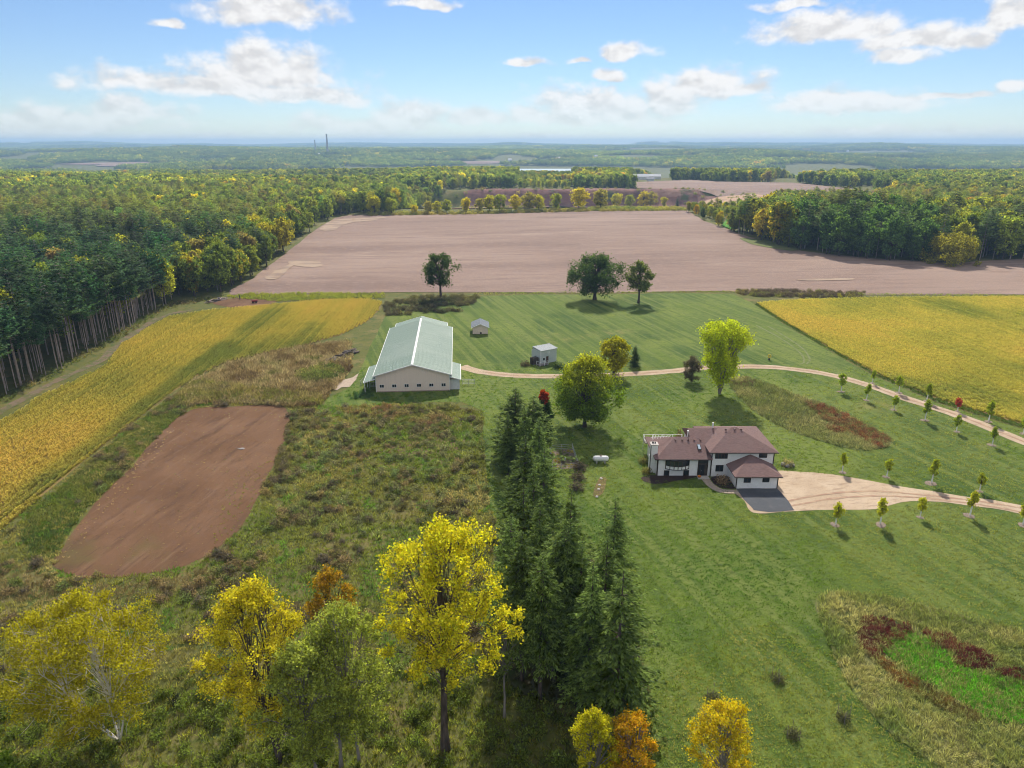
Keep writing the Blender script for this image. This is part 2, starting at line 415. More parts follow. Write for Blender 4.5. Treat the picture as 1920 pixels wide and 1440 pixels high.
G_PALE = ground_mat('worn_grass', [(0.17, 0.19, 0.085), ((0.12, 0.15, 0.05), .6, .45, .65, I1, 0)], .05, 3)
G_BARE = ground_mat('dry_weeds', [(0.205, 0.135, 0.08), ((0.13, 0.10, 0.045), .5, .42, .62, I1, 0)], .15, 2)

def build_ground():
    rr = [4.0]
    while rr[-1] < 16000:
        r = rr[-1]
        rr.append(r + min(max(1.2, r * 0.024), 7.0 if 640 < r < 1080 else 1e9))
    rr = np.array(rr)
    aa = np.concatenate([np.arange(-52, 52.01, 0.4), np.arange(56, 308, 4.0)]) * math.pi / 180
    R, A = np.meshgrid(rr, aa, indexing='ij')
    X, Y = R * np.sin(A), R * np.cos(A)
    Z = hgt(X, Y)
    nr, na = R.shape
    V = np.stack([X, Y, Z], -1).reshape(-1, 3)
    i, j = np.meshgrid(np.arange(nr - 1), np.arange(na), indexing='ij'); k = (j + 1) % na
    q = np.stack([i * na + j, i * na + k, (i + 1) * na + k, (i + 1) * na + j], -1).reshape(-1, 4)[:, ::-1]
    V = np.vstack([V, [[0, 0, 0]]])
    j = np.arange(na); tri = np.stack([j, (j + 1) % na, np.full(na, len(V) - 1)], -1)
    me = np_mesh('ground', V, np.concatenate([q.ravel(), tri.ravel()]), np.concatenate([np.full(len(q), 4), np.full(na, 3)]), [G_MEADOW], True)
    # woodland floor further out
    tag(link('ground', me), kind='structure')
build_ground()

def sheet(name, poly, mat, off, step=4.0, jitter=0.3, seed=1, kind='structure'):
    """a flat piece of land cover laid over the ground, following it"""
    b = densify(poly, step, jitter, seed)
    x0, y0 = b.min(0); x1, y1 = b.max(0)
    gx, gy = np.meshgrid(np.arange(x0, x1, step), np.arange(y0, y1, step)); gx, gy = gx.ravel(), gy.ravel()
    rng = np.random.default_rng(seed)
    gx, gy = gx + rng.uniform(-.2, .2, gx.shape) * step, gy + rng.uniform(-.2, .2, gy.shape) * step
    ok = inside(b, gx, gy); gx, gy = gx[ok], gy[ok]
    n = len(b)
    vs_ = [Vector(p) for p in b] + [Vector((x, y)) for x, y in zip(gx, gy)]
    v, e, f, *_ = delaunay_2d_cdt(vs_, [(i, (i + 1) % n) for i in range(n)], [], 1, 1e-4)
    v = np.array([(p.x, p.y) for p in v])
    V = np.column_stack([v, hgt(v[:, 0], v[:, 1]) + off])
    me = np_mesh(name, V, np.array([i for t in f for i in t]), np.array([len(t) for t in f]), [mat], True)
    return tag(link(name, me), kind=kind)
def ribbon(name, line, width, mat, off, wob=0.15, seed=3):
    c = smooth_curve(line, 10); d = np.gradient(c, axis=0); d /= np.linalg.norm(d, axis=1)[:, None]
    nrm = np.column_stack([-d[:, 1], d[:, 0]])
    w = np.broadcast_to(np.asarray(width, float), (len(c),)) / 2
    jl, jr = wob * 2 * (fbm(c[:, 0], c[:, 1], 3, seed) - .5), wob * 2 * (fbm(c[:, 0], c[:, 1], 3, seed + 9) - .5)
    ts = np.linspace(-1, 1, 5)
    V = np.concatenate([c + nrm * ((w + np.where(s < 0, jl, jr)) * s)[:, None] for s in ts])
    V = np.column_stack([V, hgt(V[:, 0], V[:, 1]) + off]); n = len(c)
    q = np.array([(k * n + i, k * n + i + 1, (k + 1) * n + i + 1, (k + 1) * n + i) for k in range(4) for i in range(n - 1)])[:, ::-1]
    return tag(link(name, np_mesh(name, V, q.ravel(), np.full(len(q), 4), [mat], True)), kind='structure')

LAWN = world_poly([(612, 748), (650, 730), (672, 700), (700, 640), (718, 600), (738, 572), (800, 566), (890, 556), (1000, 553), (1150, 552), (1300, 550), (1375, 552),
                   (1410, 568), (1470, 608), (1560, 661), (1640, 706), (1760, 757), (1920, 806), (2300, 930), (2500, 1500), (1900, 1800), (1330, 1800), (1215, 1440),
                   (1222, 1320), (1195, 1200), (1135, 1065), (1060, 1025), (935, 1015), (918, 940), (908, 850), (905, 772), (865, 754), (760, 754), (640, 764), (608, 760)])
FIELD = world_poly([(430, 553), (470, 552), (720, 549), (900, 549), (1150, 549), (1350, 546), (1450, 551), (1600, 553), (1920, 553), (2400, 556), (2400, 488), (1920, 486), (1860, 489), (1790, 494),
                    (1730, 490), (1640, 485), (1560, 477), (1495, 470), (1470, 462), (1410, 446), (1370, 433), (1320, 414), (1288, 395), (1180, 394), (1040, 397), (900, 401), (760, 403), (660, 403),
                    (628, 409), (590, 432), (530, 480), (475, 522), (430, 545)])
SOY_L = world_poly([(-260, 900), (-100, 835), (0, 793), (80, 743), (140, 715), (200, 686), (227, 648), (275, 618), (320, 594), (400, 582), (500, 573), (600, 563), (690, 561), (716, 567), (710, 582),
                    (690, 602), (640, 628), (570, 648), (500, 661), (420, 681), (360, 711), (327, 734), (233, 804), (143, 878), (43, 960), (-30, 1020), (-200, 1170)])
SOY_R = world_poly([(1418, 569), (1500, 563), (1640, 559), (1920, 557), (2400, 560), (2400, 900), (1920, 797), (1760, 750), (1640, 700), (1560, 656), (1470, 603)])
ARENA = smooth_poly(world_poly([(358, 769), (440, 762), (522, 761), (543, 776), (543, 802), (520, 860), (492, 920), (465, 975), (405, 1030), (335, 1066), (235, 1080), (140, 1080), (108, 1064),
                                (112, 1036), (150, 975), (230, 890), (300, 815)]), 4)
HOLLOW = smooth_poly(world_poly([(1530, 1140), (1555, 1114), (1620, 1114), (1720, 1134), (1920, 1185), (2060, 1250), (2080, 1500), (1900, 1520), (1760, 1440), (1650, 1360), (1575, 1255)]), 4)
WET = smooth_poly(world_poly([(1650, 1217), (1672, 1195), (1705, 1189), (1770, 1215), (1800, 1252), (1880, 1275), (1980, 1285), (1990, 1350), (1860, 1352), (1790, 1310), (1720, 1268)]), 4)
SWALE = smooth_poly(world_poly([(1366, 716), (1398, 708), (1470, 732), (1560, 765), (1640, 805), (1673, 828), (1655, 841), (1600, 843), (1520, 822), (1430, 782), (1388, 748)]), 4)
BRUSH_L = world_poly([(330, 742), (365, 714), (430, 682), (510, 662), (580, 648), (660, 640), (660, 690), (630, 730), (600, 760), (560, 765), (420, 756), (340, 764)])
LITTER = world_poly([(935, 1010), (1060, 1020), (1130, 1060), (1190, 1200), (1222, 1320), (1180, 1345), (1050, 1325), (960, 1300), (925, 1150)])
ROUGH = world_poly([(1222, 1320), (1300, 1200), (1450, 1165), (1560, 1230), (1660, 1370), (1780, 1460), (1900, 1800), (1330, 1800), (1215, 1440)])

sheet('lawn', LAWN, G_LAWN, 0.05, 4.0, 0.5, 2)
sheet('tilled_field', FIELD, G_FIELD, 0.12, 9.0, 1.6, 3)
sheet('grass_margin', smooth_poly(world_poly([(1392, 447), (1440, 452), (1484, 459), (1488, 470), (1450, 467), (1402, 456)]), 4), G_ROUGH, 0.30, 5, 2.0, 62)
sheet('soybean_soil', SOY_L, G_SOY, 0.06, 4.0, 0.4, 4)
sheet('soybean_soil', SOY_R, G_SOY, 0.10, 5.0, 0.3, 5)
sheet('riding_arena', ARENA, G_ARENA, 0.05, 1.6, 1.1, 6)
sheet('weedy_hollow', HOLLOW, G_ROUGH, 0.13, 2.0, 0.4, 7)
sheet('wet_ground', WET, G_WET, 0.17, 1.5, 0.3, 8)
sheet('weedy_swale', SWALE, G_ROUGH, 0.10, 2.0, 0.3, 9)
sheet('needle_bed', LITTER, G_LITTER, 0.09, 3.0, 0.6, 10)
sheet('bare_clearing', smooth_poly(world_poly([(430, 700), (500, 690), (548, 688), (545, 705), (500, 715), (440, 718)]), 4), G_BARE, 0.10, 2, .4, 13)
sheet('burn_area', smooth_poly(world_poly([(398, 568), (440, 560), (480, 557), (520, 562), (500, 574), (440, 577)]), 4), G_ARENA, 0.12, 3, .4, 14)
sheet('dry_patch', smooth_poly(world_poly([(735, 828), (850, 826), (868, 840), (800, 855), (730, 850)]), 4), G_BARE, 0.05, 2, .8, 15)
ribbon('farm_road', [at(*p) for p in [(866, 687), (880, 692), (905, 698), (960, 704), (1040, 706), (1140, 704), (1250, 697), (1320, 690), (1380, 688), (1430, 688), (1490, 693), (1560, 704), (1625, 722), (1700, 748), (1800, 781), (1920, 829), (2100, 905)]],
       3.6, G_GRAVEL, 0.09, 0.35)
ribbon('road_crown', [at(*p) for p in [(905, 698), (960, 704), (1040, 706), (1140, 704), (1250, 697), (1320, 690), (1380, 688), (1430, 688), (1490, 693), (1560, 704), (1625, 722), (1700, 748), (1800, 781), (1920, 829), (2100, 905)]], 0.8, G_RUT, 0.12, 0.45)
sheet('driveway', smooth_poly(world_poly([(1454, 884), (1500, 885), (1560, 890), (1680, 911), (1800, 930), (1920, 949), (2200, 1010), (2200, 1040), (1920, 966), (1830, 950), (1750, 941), (1700, 941), (1640, 955), (1560, 957), (1480, 960), (1412, 962), (1397, 940), (1380, 919), (1450, 905)]), 5),
      G_GRAVEL, 0.09, 1.5, 0.25, 16)
sheet('asphalt_apron', world_poly([(1381, 917.5), (1457, 916.5), (1476, 938), (1490, 958), (1440, 961), (1413, 957), (1396, 938)]), G_ASPHALT, 0.13, 1.0, 0.25, 17)
for wl in ([(1475, 940), (1560, 926), (1640, 922), (1720, 928), (1820, 939), (1920, 955), (2050, 985)], [(1480, 950), (1560, 936), (1640, 931), (1720, 934), (1820, 945), (1920, 962), (2050, 993)]):
    ribbon('wheel_rut', [at(*p) for p in wl], 0.5, G_RUT, 0.12, 0.2)
ribbon('forest_track', [at(*p) for p in [(-150, 850), (0, 772), (55, 742), (113, 711), (187, 677), (230, 640), (300, 596), (360, 580)]], 2.5, G_TRACK, 0.08, 0.9)
for wl in ([(1418, 610), (1450, 627), (1475, 642), (1497, 659), (1506, 670), (1507, 680), (1500, 683)], [(1440, 612), (1480, 636), (1505, 654), (1516, 668), (1518, 676), (1512, 683)]):
    ribbon('tyre_track', [at(*p) for p in wl], 0.55, G_PALE, 0.08, 0.08)
sheet('broken_slab', world_poly([(622, 724), (634, 712), (640, 714), (662, 708), (672, 700), (668, 712), (656, 726), (640, 727), (633, 732), (626, 732)]), G_STONE, 0.12, 1.0, 0.15, 18)

for i, pl in enumerate([[(598, 432), (612, 420), (640, 411), (720, 408), (700, 414), (650, 420), (625, 432)], [(540, 492), (575, 486), (604, 492), (600, 500), (560, 501)], [(500, 520), (540, 497), (552, 498), (520, 522)], [(1500, 524), (1590, 522), (1600, 525), (1520, 527)], [(1440, 455), (1470, 459), (1485, 466), (1455, 464)]]):
    sheet('sandy_patch', smooth_poly(world_poly(pl), 4), G_SANDY, 0.28, 4, 2.5, 70 + i)
# gravel pit and the farm land behind the tree row
sheet('pit_floor', smooth_poly(np.array([(-105, 700), (60, 695), (230, 690), (255, 800), (250, 935), (100, 925), (-20, 930), (-85, 900)]), 3), G_SAND, 0.9, 12, 6, 20)
sheet('pit_bank', smooth_poly(np.array([(-62, 935), (0, 925), (60, 940), (110, 922), (170, 940), (235, 915), (262, 940), (240, 1002), (180, 988), (120, 1006), (60, 985), (0, 1000), (-50, 978)]), 3), G_PIT, 1.3, 7, 12, 21)
sheet('far_tilled_field', np.array([(170, 1006), (262, 960), (285, 850), (425, 850), (472, 905), (462, 1000), (440, 1150), (330, 1180), (300, 1240), (180, 1150)]), G_FIELD, 1.2, 20, 6, 22)
sheet('sand_bank', smooth_poly(np.array([(205, 800), (262, 780), (300, 860), (268, 930), (225, 915)]), 3), G_SAND, 1.9, 9, 5, 23)
for i, p in enumerate([[(110, 309.5), (170, 306.5), (275, 305), (285, 307), (210, 309.5)], [(330, 301), (420, 298.5), (450, 300), (370, 304)], [(560, 292.5), (640, 291), (680, 293), (600, 295)], [(690, 289), (760, 288), (790, 290), (720, 291.5)]]):
    sheet('distant_field', smooth_poly(world_poly(p), 4), G_ROUGH if i % 2 else G_FIELD, 3.0, 60, 10, 30 + i)
FAR_PLOTS = [(-1500, 3300, 330, 120), (-760, 4300, 420, 150), (900, 4700, 480, 160), (1750, 3650, 330, 110), (-2500, 4700, 420, 170), (250, 5200, 520, 160), (-1150, 2350, 210, 80), (1250, 2500, 190, 70), (2600, 4700, 420, 150), (-300, 3600, 260, 90), (-3300, 6400, 600, 240), (1200, 6600, 650, 260)]
for i, (cx, cyy, a, b) in enumerate(FAR_PLOTS):
    th = np.linspace(0, 2 * math.pi, 22)[:-1]
    sheet('distant_field', np.column_stack([cx + a * np.sign(np.cos(th)) * np.abs(np.cos(th)) ** .5, cyy + b * np.sign(np.sin(th)) * np.abs(np.sin(th)) ** .5]), (G_FIELD, G_ROUGH, G_SANDY)[i % 3], 3.0, 45, 14, 80 + i)
# river far below the plateau
WATER = bpy.data.materials.new('river_water'); WATER.use_nodes = True
_b = WATER.node_tree.nodes['Principled BSDF']; _b.inputs['Base Color'].default_value = (0.30, 0.38, 0.46, 1); _b.inputs['Roughness'].default_value = 0.25
_rw = MB(); _rw.add([(-60, 2500, -41.5), (280, 2500, -41.5), (280, 3060, -41.5), (-60, 3060, -41.5)], [(0, 1, 2, 3)])
tag(_rw.build('river', WATER), kind='structure')

# ------------------------------------------------------------------ plants: geometry
class Geo:
    """quads with a per-face leaf value; wood (slot 0) and foliage (slot 1)"""
    def __init__(s): s.v, s.q, s.lv, s.m, s.n = [], [], [], [], 0
    def quads(s, V, lv, slot=1):
        V = np.asarray(V, float).reshape(-1, 3); k = len(V) // 4
        s.v.append(V); s.q.append(np.arange(4 * k).reshape(-1, 4) + s.n); s.lv.append(np.broadcast_to(lv, (k,))); s.m.append(np.full(k, slot)); s.n += 4 * k
    def tube(s, pts, radii, sides=6):
        pts = np.asarray(pts, float); n = len(pts); radii = np.broadcast_to(radii, (n,))
        d = np.gradient(pts, axis=0); d /= np.linalg.norm(d, axis=1)[:, None] + 1e-9
        ref = np.where(np.abs(d[:, 2:3]) > .9, [[1., 0, 0]], [[0., 0, 1]])
        a = np.cross(d, ref); a /= np.linalg.norm(a, axis=1)[:, None]; b = np.cross(d, a)
        th = np.arange(sides) * 2 * math.pi / sides
        V = pts[:, None] + radii[:, None, None] * (a[:, None] * np.cos(th)[None, :, None] + b[:, None] * np.sin(th)[None, :, None])
        i, k = np.meshgrid(np.arange(n - 1), np.arange(sides), indexing='ij'); k2 = (k + 1) % sides
        q = np.stack([i * sides + k, i * sides + k2, (i + 1) * sides + k2, (i + 1) * sides + k], -1).reshape(-1, 4)
        s.v.append(V.reshape(-1, 3)); s.q.append(q + s.n); s.lv.append(np.zeros(len(q))); s.m.append(np.zeros(len(q), int)); s.n += n * sides
    def mesh(s, name, mats, slot=None, seed=0):
        v, q, lv, m = np.vstack(s.v), np.vstack(s.q), np.concatenate(s.lv), np.concatenate(s.m)
        if slot is not None:
            keep = m == slot; q, lv, m = q[keep], lv[keep], m[keep] * 0
            used, inv = np.unique(q, return_inverse=True); v, q = v[used], inv.reshape(-1, 4)
        me = np_mesh(name, v, q.ravel(), np.full(len(q), 4), mats)
        me.polygons.foreach_set('material_index', m.astype(np.int32))
        for nm, val in (('lv', lv), ('lw', np.random.default_rng(seed).random(len(q)))):
            a = me.attributes.new(nm, 'FLOAT', 'FACE'); a.data.foreach_set('value', np.asarray(val, np.float32))
        if slot == 0: me.polygons.foreach_set('use_smooth', np.ones(len(q), bool))
        return me
def unit(v): return v / (np.linalg.norm(v, axis=-1, keepdims=True) + 1e-9)
def diamonds(P, D, L, W, rng, roll=None):
    D = unit(D); ref = rng.normal(size=D.shape) if roll is None else roll
    S = unit(np.cross(D, ref)); L, W = np.asarray(L)[..., None], np.asarray(W)[..., None]
    return np.stack([P, P + D * L * .45 + S * W / 2, P + D * L, P + D * L * .45 - S * W / 2], 1)

def crown_profile(shape, t):
    t = np.clip(t, 0, 1)
    return {'round': np.sin(np.pi * (0.10 + 0.86 * t)) ** 0.7, 'oval': np.sin(np.pi * (0.12 + 0.84 * t ** 1.15)) ** 0.8, 'vase': (0.22 + 0.9 * t ** .8) * np.sqrt(np.clip(1.04 - t ** 5, 0, 1)),
            'spread': np.sin(np.pi * (0.16 + 0.80 * t ** 1.5)) ** 0.55, 'cone': (1.02 - t) ** 0.75 * np.minimum(1, 0.35 + t * 3), 'dome': np.sqrt(np.clip(1 - t ** 2.2, 0, 1))}[shape]
def broadleaf(seed, H, cr, z0, shape='round', clumps=50, leaves=6000, leaf=0.4, trunk=0.3, stems=1, lean=(0, 0), splay=0.0, limb=1.0, clump_r=0.24, lv_top=0.0, bare=0.0, droop=0.0, gap=0.3, ragged=0.36):
    rng = np.random.default_rng(seed); g = Geo()
    lean = np.array([*lean, 0.0])
    def axis(f, k):      # stem k at relative height f
        th = 2 * math.pi * k / max(stems, 1) + seed
        return np.array([splay * math.cos(th), splay * math.sin(th), 0]) * (f ** 0.8) * H + lean * f * H + np.array([0, 0, f * H])
    top_f = 0.82
    for k in range(stems):
        fs = np.linspace(0, top_f, 9); wob = rng.normal(0, .012 * H, (9, 3)) * np.linspace(0, 1, 9)[:, None]; wob[:, 2] = 0
        pts = np.array([axis(f, k) for f in fs]) + wob
        rad = trunk / math.sqrt(stems) * (1 - 0.88 * fs / top_f) ** 0.8; rad[0] *= 1.35
        g.tube(pts, np.maximum(rad, .03), 8)
    # foliage clumps through the crown's volume
    C, K = [], []
    lobes = rng.uniform(0, 2 * math.pi, 5)
    while len(C) < clumps:
        t = rng.random() ** 0.9; th = rng.uniform(0, 2 * math.pi)
        lob = 0.92 - ragged * .5 + ragged * rng.random() + 0.16 * math.sin(3 * th + lobes[0]) * math.sin(4 * t + lobes[1])
        rr = cr * float(crown_profile(shape, t)) * lob * (1 - clump_r * .8) * (gap + (1 - gap) * math.sqrt(rng.random()))
        f = (z0 + (H - z0) * t) / H
        c = np.array([rr * math.cos(th), rr * math.sin(th), z0 + (H - z0) * t * (1 - clump_r * .35)]) + lean * f * H
        if droop: c[2] -= droop * rr
        C.append(c)
        dd = [np.linalg.norm((axis(min(f, .8), k) - c)[:2]) for k in range(stems)]; K.append(int(np.argmin(dd)))
    C = np.array(C); cl_r = cr * clump_r * rng.uniform(.65, 1.3, clumps)
    for c, k, r in zip(C, K, cl_r):
        f1 = min(max((z0 * .75 + (c[2] - z0) * .5) / H, z0 * .55 / H), .8); a = axis(f1, k); mid = a + (c - a) * .5 + np.array([0, 0, .06 * H * rng.random()]) + rng.normal(0, .015 * H, 3)
        s = np.linspace(0, 1, 5)[:, None]; pts = (1 - s) ** 2 * a + 2 * s * (1 - s) * mid + s ** 2 * c
        g.tube(pts, np.maximum(trunk * .34 * limb * (1 - s[:, 0] * .85), .018), 5)
        if bare:
            for _ in range(3):
                e = c + unit(rng.normal(size=3)) * r * 1.2; g.tube(np.array([pts[3], (pts[3] + e) / 2 + rng.normal(0, .1, 3), e]), np.array([.035, .025, .012]) * max(1, limb), 4)
    nt = 6                                                    # twigs per clump carry the leaves
    n = leaves // (clumps * nt)
    tw = unit(rng.normal(size=(clumps, nt, 3)) + [0, 0, .25]) * cl_r[:, None, None] * rng.uniform(.7, 1.25, (clumps, nt, 1))
    s = rng.random((clumps, nt, n, 1)) ** .65
    P = C[:, None, None] + tw[:, :, None] * s + rng.normal(size=(clumps, nt, n, 3)) * (cl_r[:, None, None, None] * .27)
    P = P.reshape(-1, 3)
    if bare: P = P[rng.random(len(P)) > bare]
    D = rng.normal(size=P.shape) + [0, 0, -.35]
    L = leaf * rng.uniform(.45, 1.55, len(P))
    th = (P[:, 2] - z0) / (H - z0)
    cn = np.repeat(rng.random(clumps), nt * n)[:len(P)] if not bare else rng.random(len(P))
    lv = np.clip((rng.random(len(P)) * .55 + cn * .45) * (1 - .62 * min(1, lv_top)) + lv_top * (th - .66), 0, 1)
    g.quads(diamonds(P, D, L, L * .78, rng), lv)
    return g
def conifer(seed, H, R, z0, levels=26, per=8, spray=0.8, droop=0.35, irregular=0.15, trunk=0.22, shape=0.85, tip=0.3, dens=1.0):
    rng = np.random.default_rng(seed); g = Geo()
    fs = np.linspace(0, 1, 8); bend = rng.normal(0, .05, (8, 2)).cumsum(0) * .4
    g.tube(np.column_stack([bend * (fs * (1 - fs) * 2)[:, None], fs * H * .985]), np.maximum(trunk * (1 - fs) ** .8, .02), 7)
    Ps, Ds, Ls, Lv = [], [], [], []
    for i in range(levels):
        f = (i + rng.random() * .6) / levels; z = z0 + (H - z0) * f
        for _ in range(per):
            if rng.random() < irregular * .5: continue
            az = rng.uniform(0, 2 * math.pi); Lb = R * ((1 - f) ** shape + .03) * (1 + irregular * rng.normal()) * rng.uniform(.75, 1.1) * min(1, .55 + f * 4)
            if Lb < .12: continue
            k = max(4, int(dens * Lb / spray * 5)); s = rng.uniform(.12, 1, k)
            o = np.array([math.cos(az), math.sin(az), 0]); side = np.array([-o[1], o[0], 0])
            P = o * (Lb * s)[:, None] + [0, 0, z]; P[:, 2] += -droop * Lb * s ** 1.2 + tip * Lb * s ** 3
            P += side * (rng.normal(0, .10, k) * Lb * (1 - .5 * s))[:, None]; P[:, 2] += rng.normal(0, .09, k)
            sg = rng.choice([-1, 1], k) * rng.uniform(.2, 1.0, k)
            D = o + side * sg[:, None] + np.column_stack([np.zeros((k, 2)), rng.uniform(-.65, .12, k)])
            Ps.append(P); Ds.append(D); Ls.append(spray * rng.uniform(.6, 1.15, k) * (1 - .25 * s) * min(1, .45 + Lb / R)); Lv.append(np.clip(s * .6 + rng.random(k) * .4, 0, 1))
            if Lb > .8 and z0 > 0 and i % 2 == 0: g.tube(np.array([[0, 0, z], o * Lb * .5 + [0, 0, z - droop * Lb * .4], o * Lb * .85 + [0, 0, z - droop * Lb * .75]]), [.05, .03, .012], 4)
    P, D, L, lv = np.vstack(Ps), np.vstack(Ds), np.concatenate(Ls), np.concatenate(Lv)
    n = len(P); roll = np.tile([0, 0, 1.0], (n, 1)) + rng.normal(0, .45, (n, 3))
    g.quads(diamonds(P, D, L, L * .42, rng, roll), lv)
    return g
def tuft(seed, h=0.7, spread=0.35, blades=16, width=0.06):
    rng = np.random.default_rng(seed); g = Geo(); th = rng.uniform(0, 2 * math.pi, blades)
    B = np.column_stack([np.cos(th), np.sin(th), np.zeros(blades)]); P = B * rng.uniform(0, spread * .5, blades)[:, None]; P[:, 2] = -.02
    D = B * rng.uniform(.15, .9, blades)[:, None] + [0, 0, 1]; L = h * rng.uniform(.55, 1.15, blades)
    g.quads(diamonds(P, D, L, np.full(blades, width), rng), rng.random(blades)); return g
def bush(seed, r=1.0, h=1.2, n=260, leaf=0.16, stems=8):
    rng = np.random.default_rng(seed); g = Geo()
    for k in range(stems):
        th = rng.uniform(0, 2 * math.pi); e = np.array([math.cos(th) * r * .8, math.sin(th) * r * .8, h * rng.uniform(.6, 1.0)])
        g.tube(np.array([[0, 0, 0], e * [.4, .4, .6], e]), [.03, .02, .008], 4)
    d = unit(rng.normal(size=(n, 3))); d[:, 2] = np.abs(d[:, 2]); lump = 1 + .25 * np.sin(d[:, 0] * 5 + seed) * np.cos(d[:, 1] * 4)
    P = d * (rng.random(n) ** .4 * lump)[:, None] * [r, r, h]
    L = leaf * rng.uniform(.7, 1.5, n)
    g.quads(diamonds(P, rng.normal(size=(n, 3)) + [0, 0, .5], L, L * .6, rng), rng.random(n)); return g

# ------------------------------------------------------------------ plants: scattering and single plants
def stock(name, geos, mats):
    """meshes kept as a stock for scattering"""
    c = bpy.data.collections.new(name)
    for i, g in enumerate(geos): c.objects.link(bpy.data.objects.new('%s_%02d' % (name, i), g.mesh(name, mats, None, i)))
    return c
def scatter(name, label, cat, coll, P, tint, tint2, scl, rng, idx=None, zscale=None, rz=None):
    n = len(P); me = bpy.data.meshes.new(name); me.vertices.add(n); me.vertices.foreach_set('co', np.asarray(P, np.float32).ravel())
    def att(nm, typ, key, v): a = me.attributes.new(nm, typ, 'POINT'); a.data.foreach_set(key, np.ascontiguousarray(v).ravel())
    one = np.ones((n, 1))
    att('tint', 'FLOAT_COLOR', 'color', np.hstack([np.broadcast_to(tint, (n, 3)), one]).astype(np.float32))
    att('tint2', 'FLOAT_COLOR', 'color', np.hstack([np.broadcast_to(tint2, (n, 3)), one]).astype(np.float32))
    scl = np.broadcast_to(scl, (n,)); zs = scl if zscale is None else scl * zscale
    att('scl', 'FLOAT_VECTOR', 'vector', np.column_stack([scl, scl, zs]).astype(np.float32))
    att('rz', 'FLOAT', 'value', (rng.uniform(0, 6.283, n) if rz is None else np.broadcast_to(rz, (n,))).astype(np.float32))
    att('idx', 'INT', 'value', (rng.integers(0, len(coll.objects), n) if idx is None else idx).astype(np.int32))
    ng = bpy.data.node_groups.new('scatter_' + name, 'GeometryNodeTree'); N, L = ng.nodes, ng.links
    ng.interface.new_socket('Geometry', in_out='INPUT', socket_type='NodeSocketGeometry'); ng.interface.new_socket('Geometry', in_out='OUTPUT', socket_type='NodeSocketGeometry')
    gi, go, m2p, ci, iop = N.new('NodeGroupInput'), N.new('NodeGroupOutput'), N.new('GeometryNodeMeshToPoints'), N.new('GeometryNodeCollectionInfo'), N.new('GeometryNodeInstanceOnPoints')
    ci.inputs['Collection'].default_value = coll; ci.inputs['Separate Children'].default_value = True; iop.inputs['Pick Instance'].default_value = True
    def na(nm, dt): x = N.new('GeometryNodeInputNamedAttribute'); x.data_type = dt; x.inputs['Name'].default_value = nm; return x.outputs[0]
    cx = N.new('ShaderNodeCombineXYZ'); L.new(na('rz', 'FLOAT'), cx.inputs[2])
    for a, b in ((gi.outputs[0], m2p.inputs[0]), (m2p.outputs[0], iop.inputs['Points']), (ci.outputs[0], iop.inputs['Instance']), (na('idx', 'INT'), iop.inputs['Instance Index']),
                 (cx.outputs[0], iop.inputs['Rotation']), (na('scl', 'FLOAT_VECTOR'), iop.inputs['Scale']), (iop.outputs[0], go.inputs[0])): L.new(a, b)
    o = link(name, me); o.modifiers.new('scatter', 'NODES').node_group = ng
    return tag(o, label, cat, None, 'stuff')
def plant(name, label, cat, pos, trunk_me, crown_me, tint, tint2, scale=1.0, rz=0.0, group=None, zs=None, names=('trunk', 'crown')):
    o = thing(name, label, cat, (float(pos[0]), float(pos[1]), float(hgt(pos[0], pos[1])) - 0.03), rz, group)
    o.scale = (scale, scale, scale if zs is None else zs)
    if trunk_me: link(names[0], trunk_me, o)
    c = link(names[1], crown_me, o); c['tint'] = [float(x) for x in tint]; c['tint2'] = [float(x) for x in tint2]
    return o
def meshes(g, name, wood, foliage, seed=0): return g.mesh(name + '_wood', [wood], 0, seed), g.mesh(name + '_foliage', [foliage], 1, seed)
def tints(base, rng, n, amount=0.18):
    base = np.asarray(base, float); k = rng.normal(1, amount, (n, 1)); h = rng.normal(0, amount * .35, (n, 3)); return np.clip(base * k * (1 + h), .004, .9)
DARK, PINE, GREEN, LIME, YELLOW, GOLD, ORANGE, BROWN, RED = (.048, .080, .022), (.095, .130, .030), (.050, .085, .020), (.12, .16, .022), (.34, .28, .020), (.40, .25, .020), (.38, .15, .02), (.13, .095, .045), (.20, .018, .012)

# ------------------------------------------------------------------ buildings
STUCCO = surf('white_stucco', (0.84, 0.83, 0.82), (0.78, 0.77, 0.76), 1.5, 0.85, 0.004, 30)
TRIM_DARK = surf('dark_trim', (0.055, 0.04, 0.035), (0.04, 0.03, 0.028), 4, 0.7)
SHINGLE = surf('brown_shingle', (0.225, 0.140, 0.128), (0.135, 0.086, 0.082), 5, 0.9, 0.02, 9, stretch=(.35, 1.6, 1), c3=(0.19, 0.125, 0.115), scale3=0.5, lo=.3, hi=.7)
WHITE = surf('white_trim', (0.80, 0.80, 0.79), (0.74, 0.74, 0.73), 2, 0.5)
BARN_WALL = surf('tan_steel_siding', (0.78, 0.65, 0.55), (0.73, 0.61, 0.52), .6, 0.6, 0.006, 5, stretch=(6, 6, .05))
BARN_ROOF = surf('green_steel_roof', (0.222, 0.288, 0.242), (0.196, 0.262, 0.218), .25, 0.65, 0.01, 2.5, spec=.12, stretch=(.08, 3, .08), c3=(0.245, 0.305, 0.262), scale3=.06)
DARKWOOD = surf('dark_wood', (0.075, 0.06, 0.05), (0.045, 0.037, 0.032), 3, 0.85)
GREYWOOD = surf('weathered_wood', (0.27, 0.24, 0.22), (0.17, 0.15, 0.14), 3, 0.9, stretch=(1, 1, .2))
SHED_ROOF = surf('blue_grey_shingle', (0.16, 0.185, 0.215), (0.125, 0.145, 0.17), 3, 0.85, .01, 8)
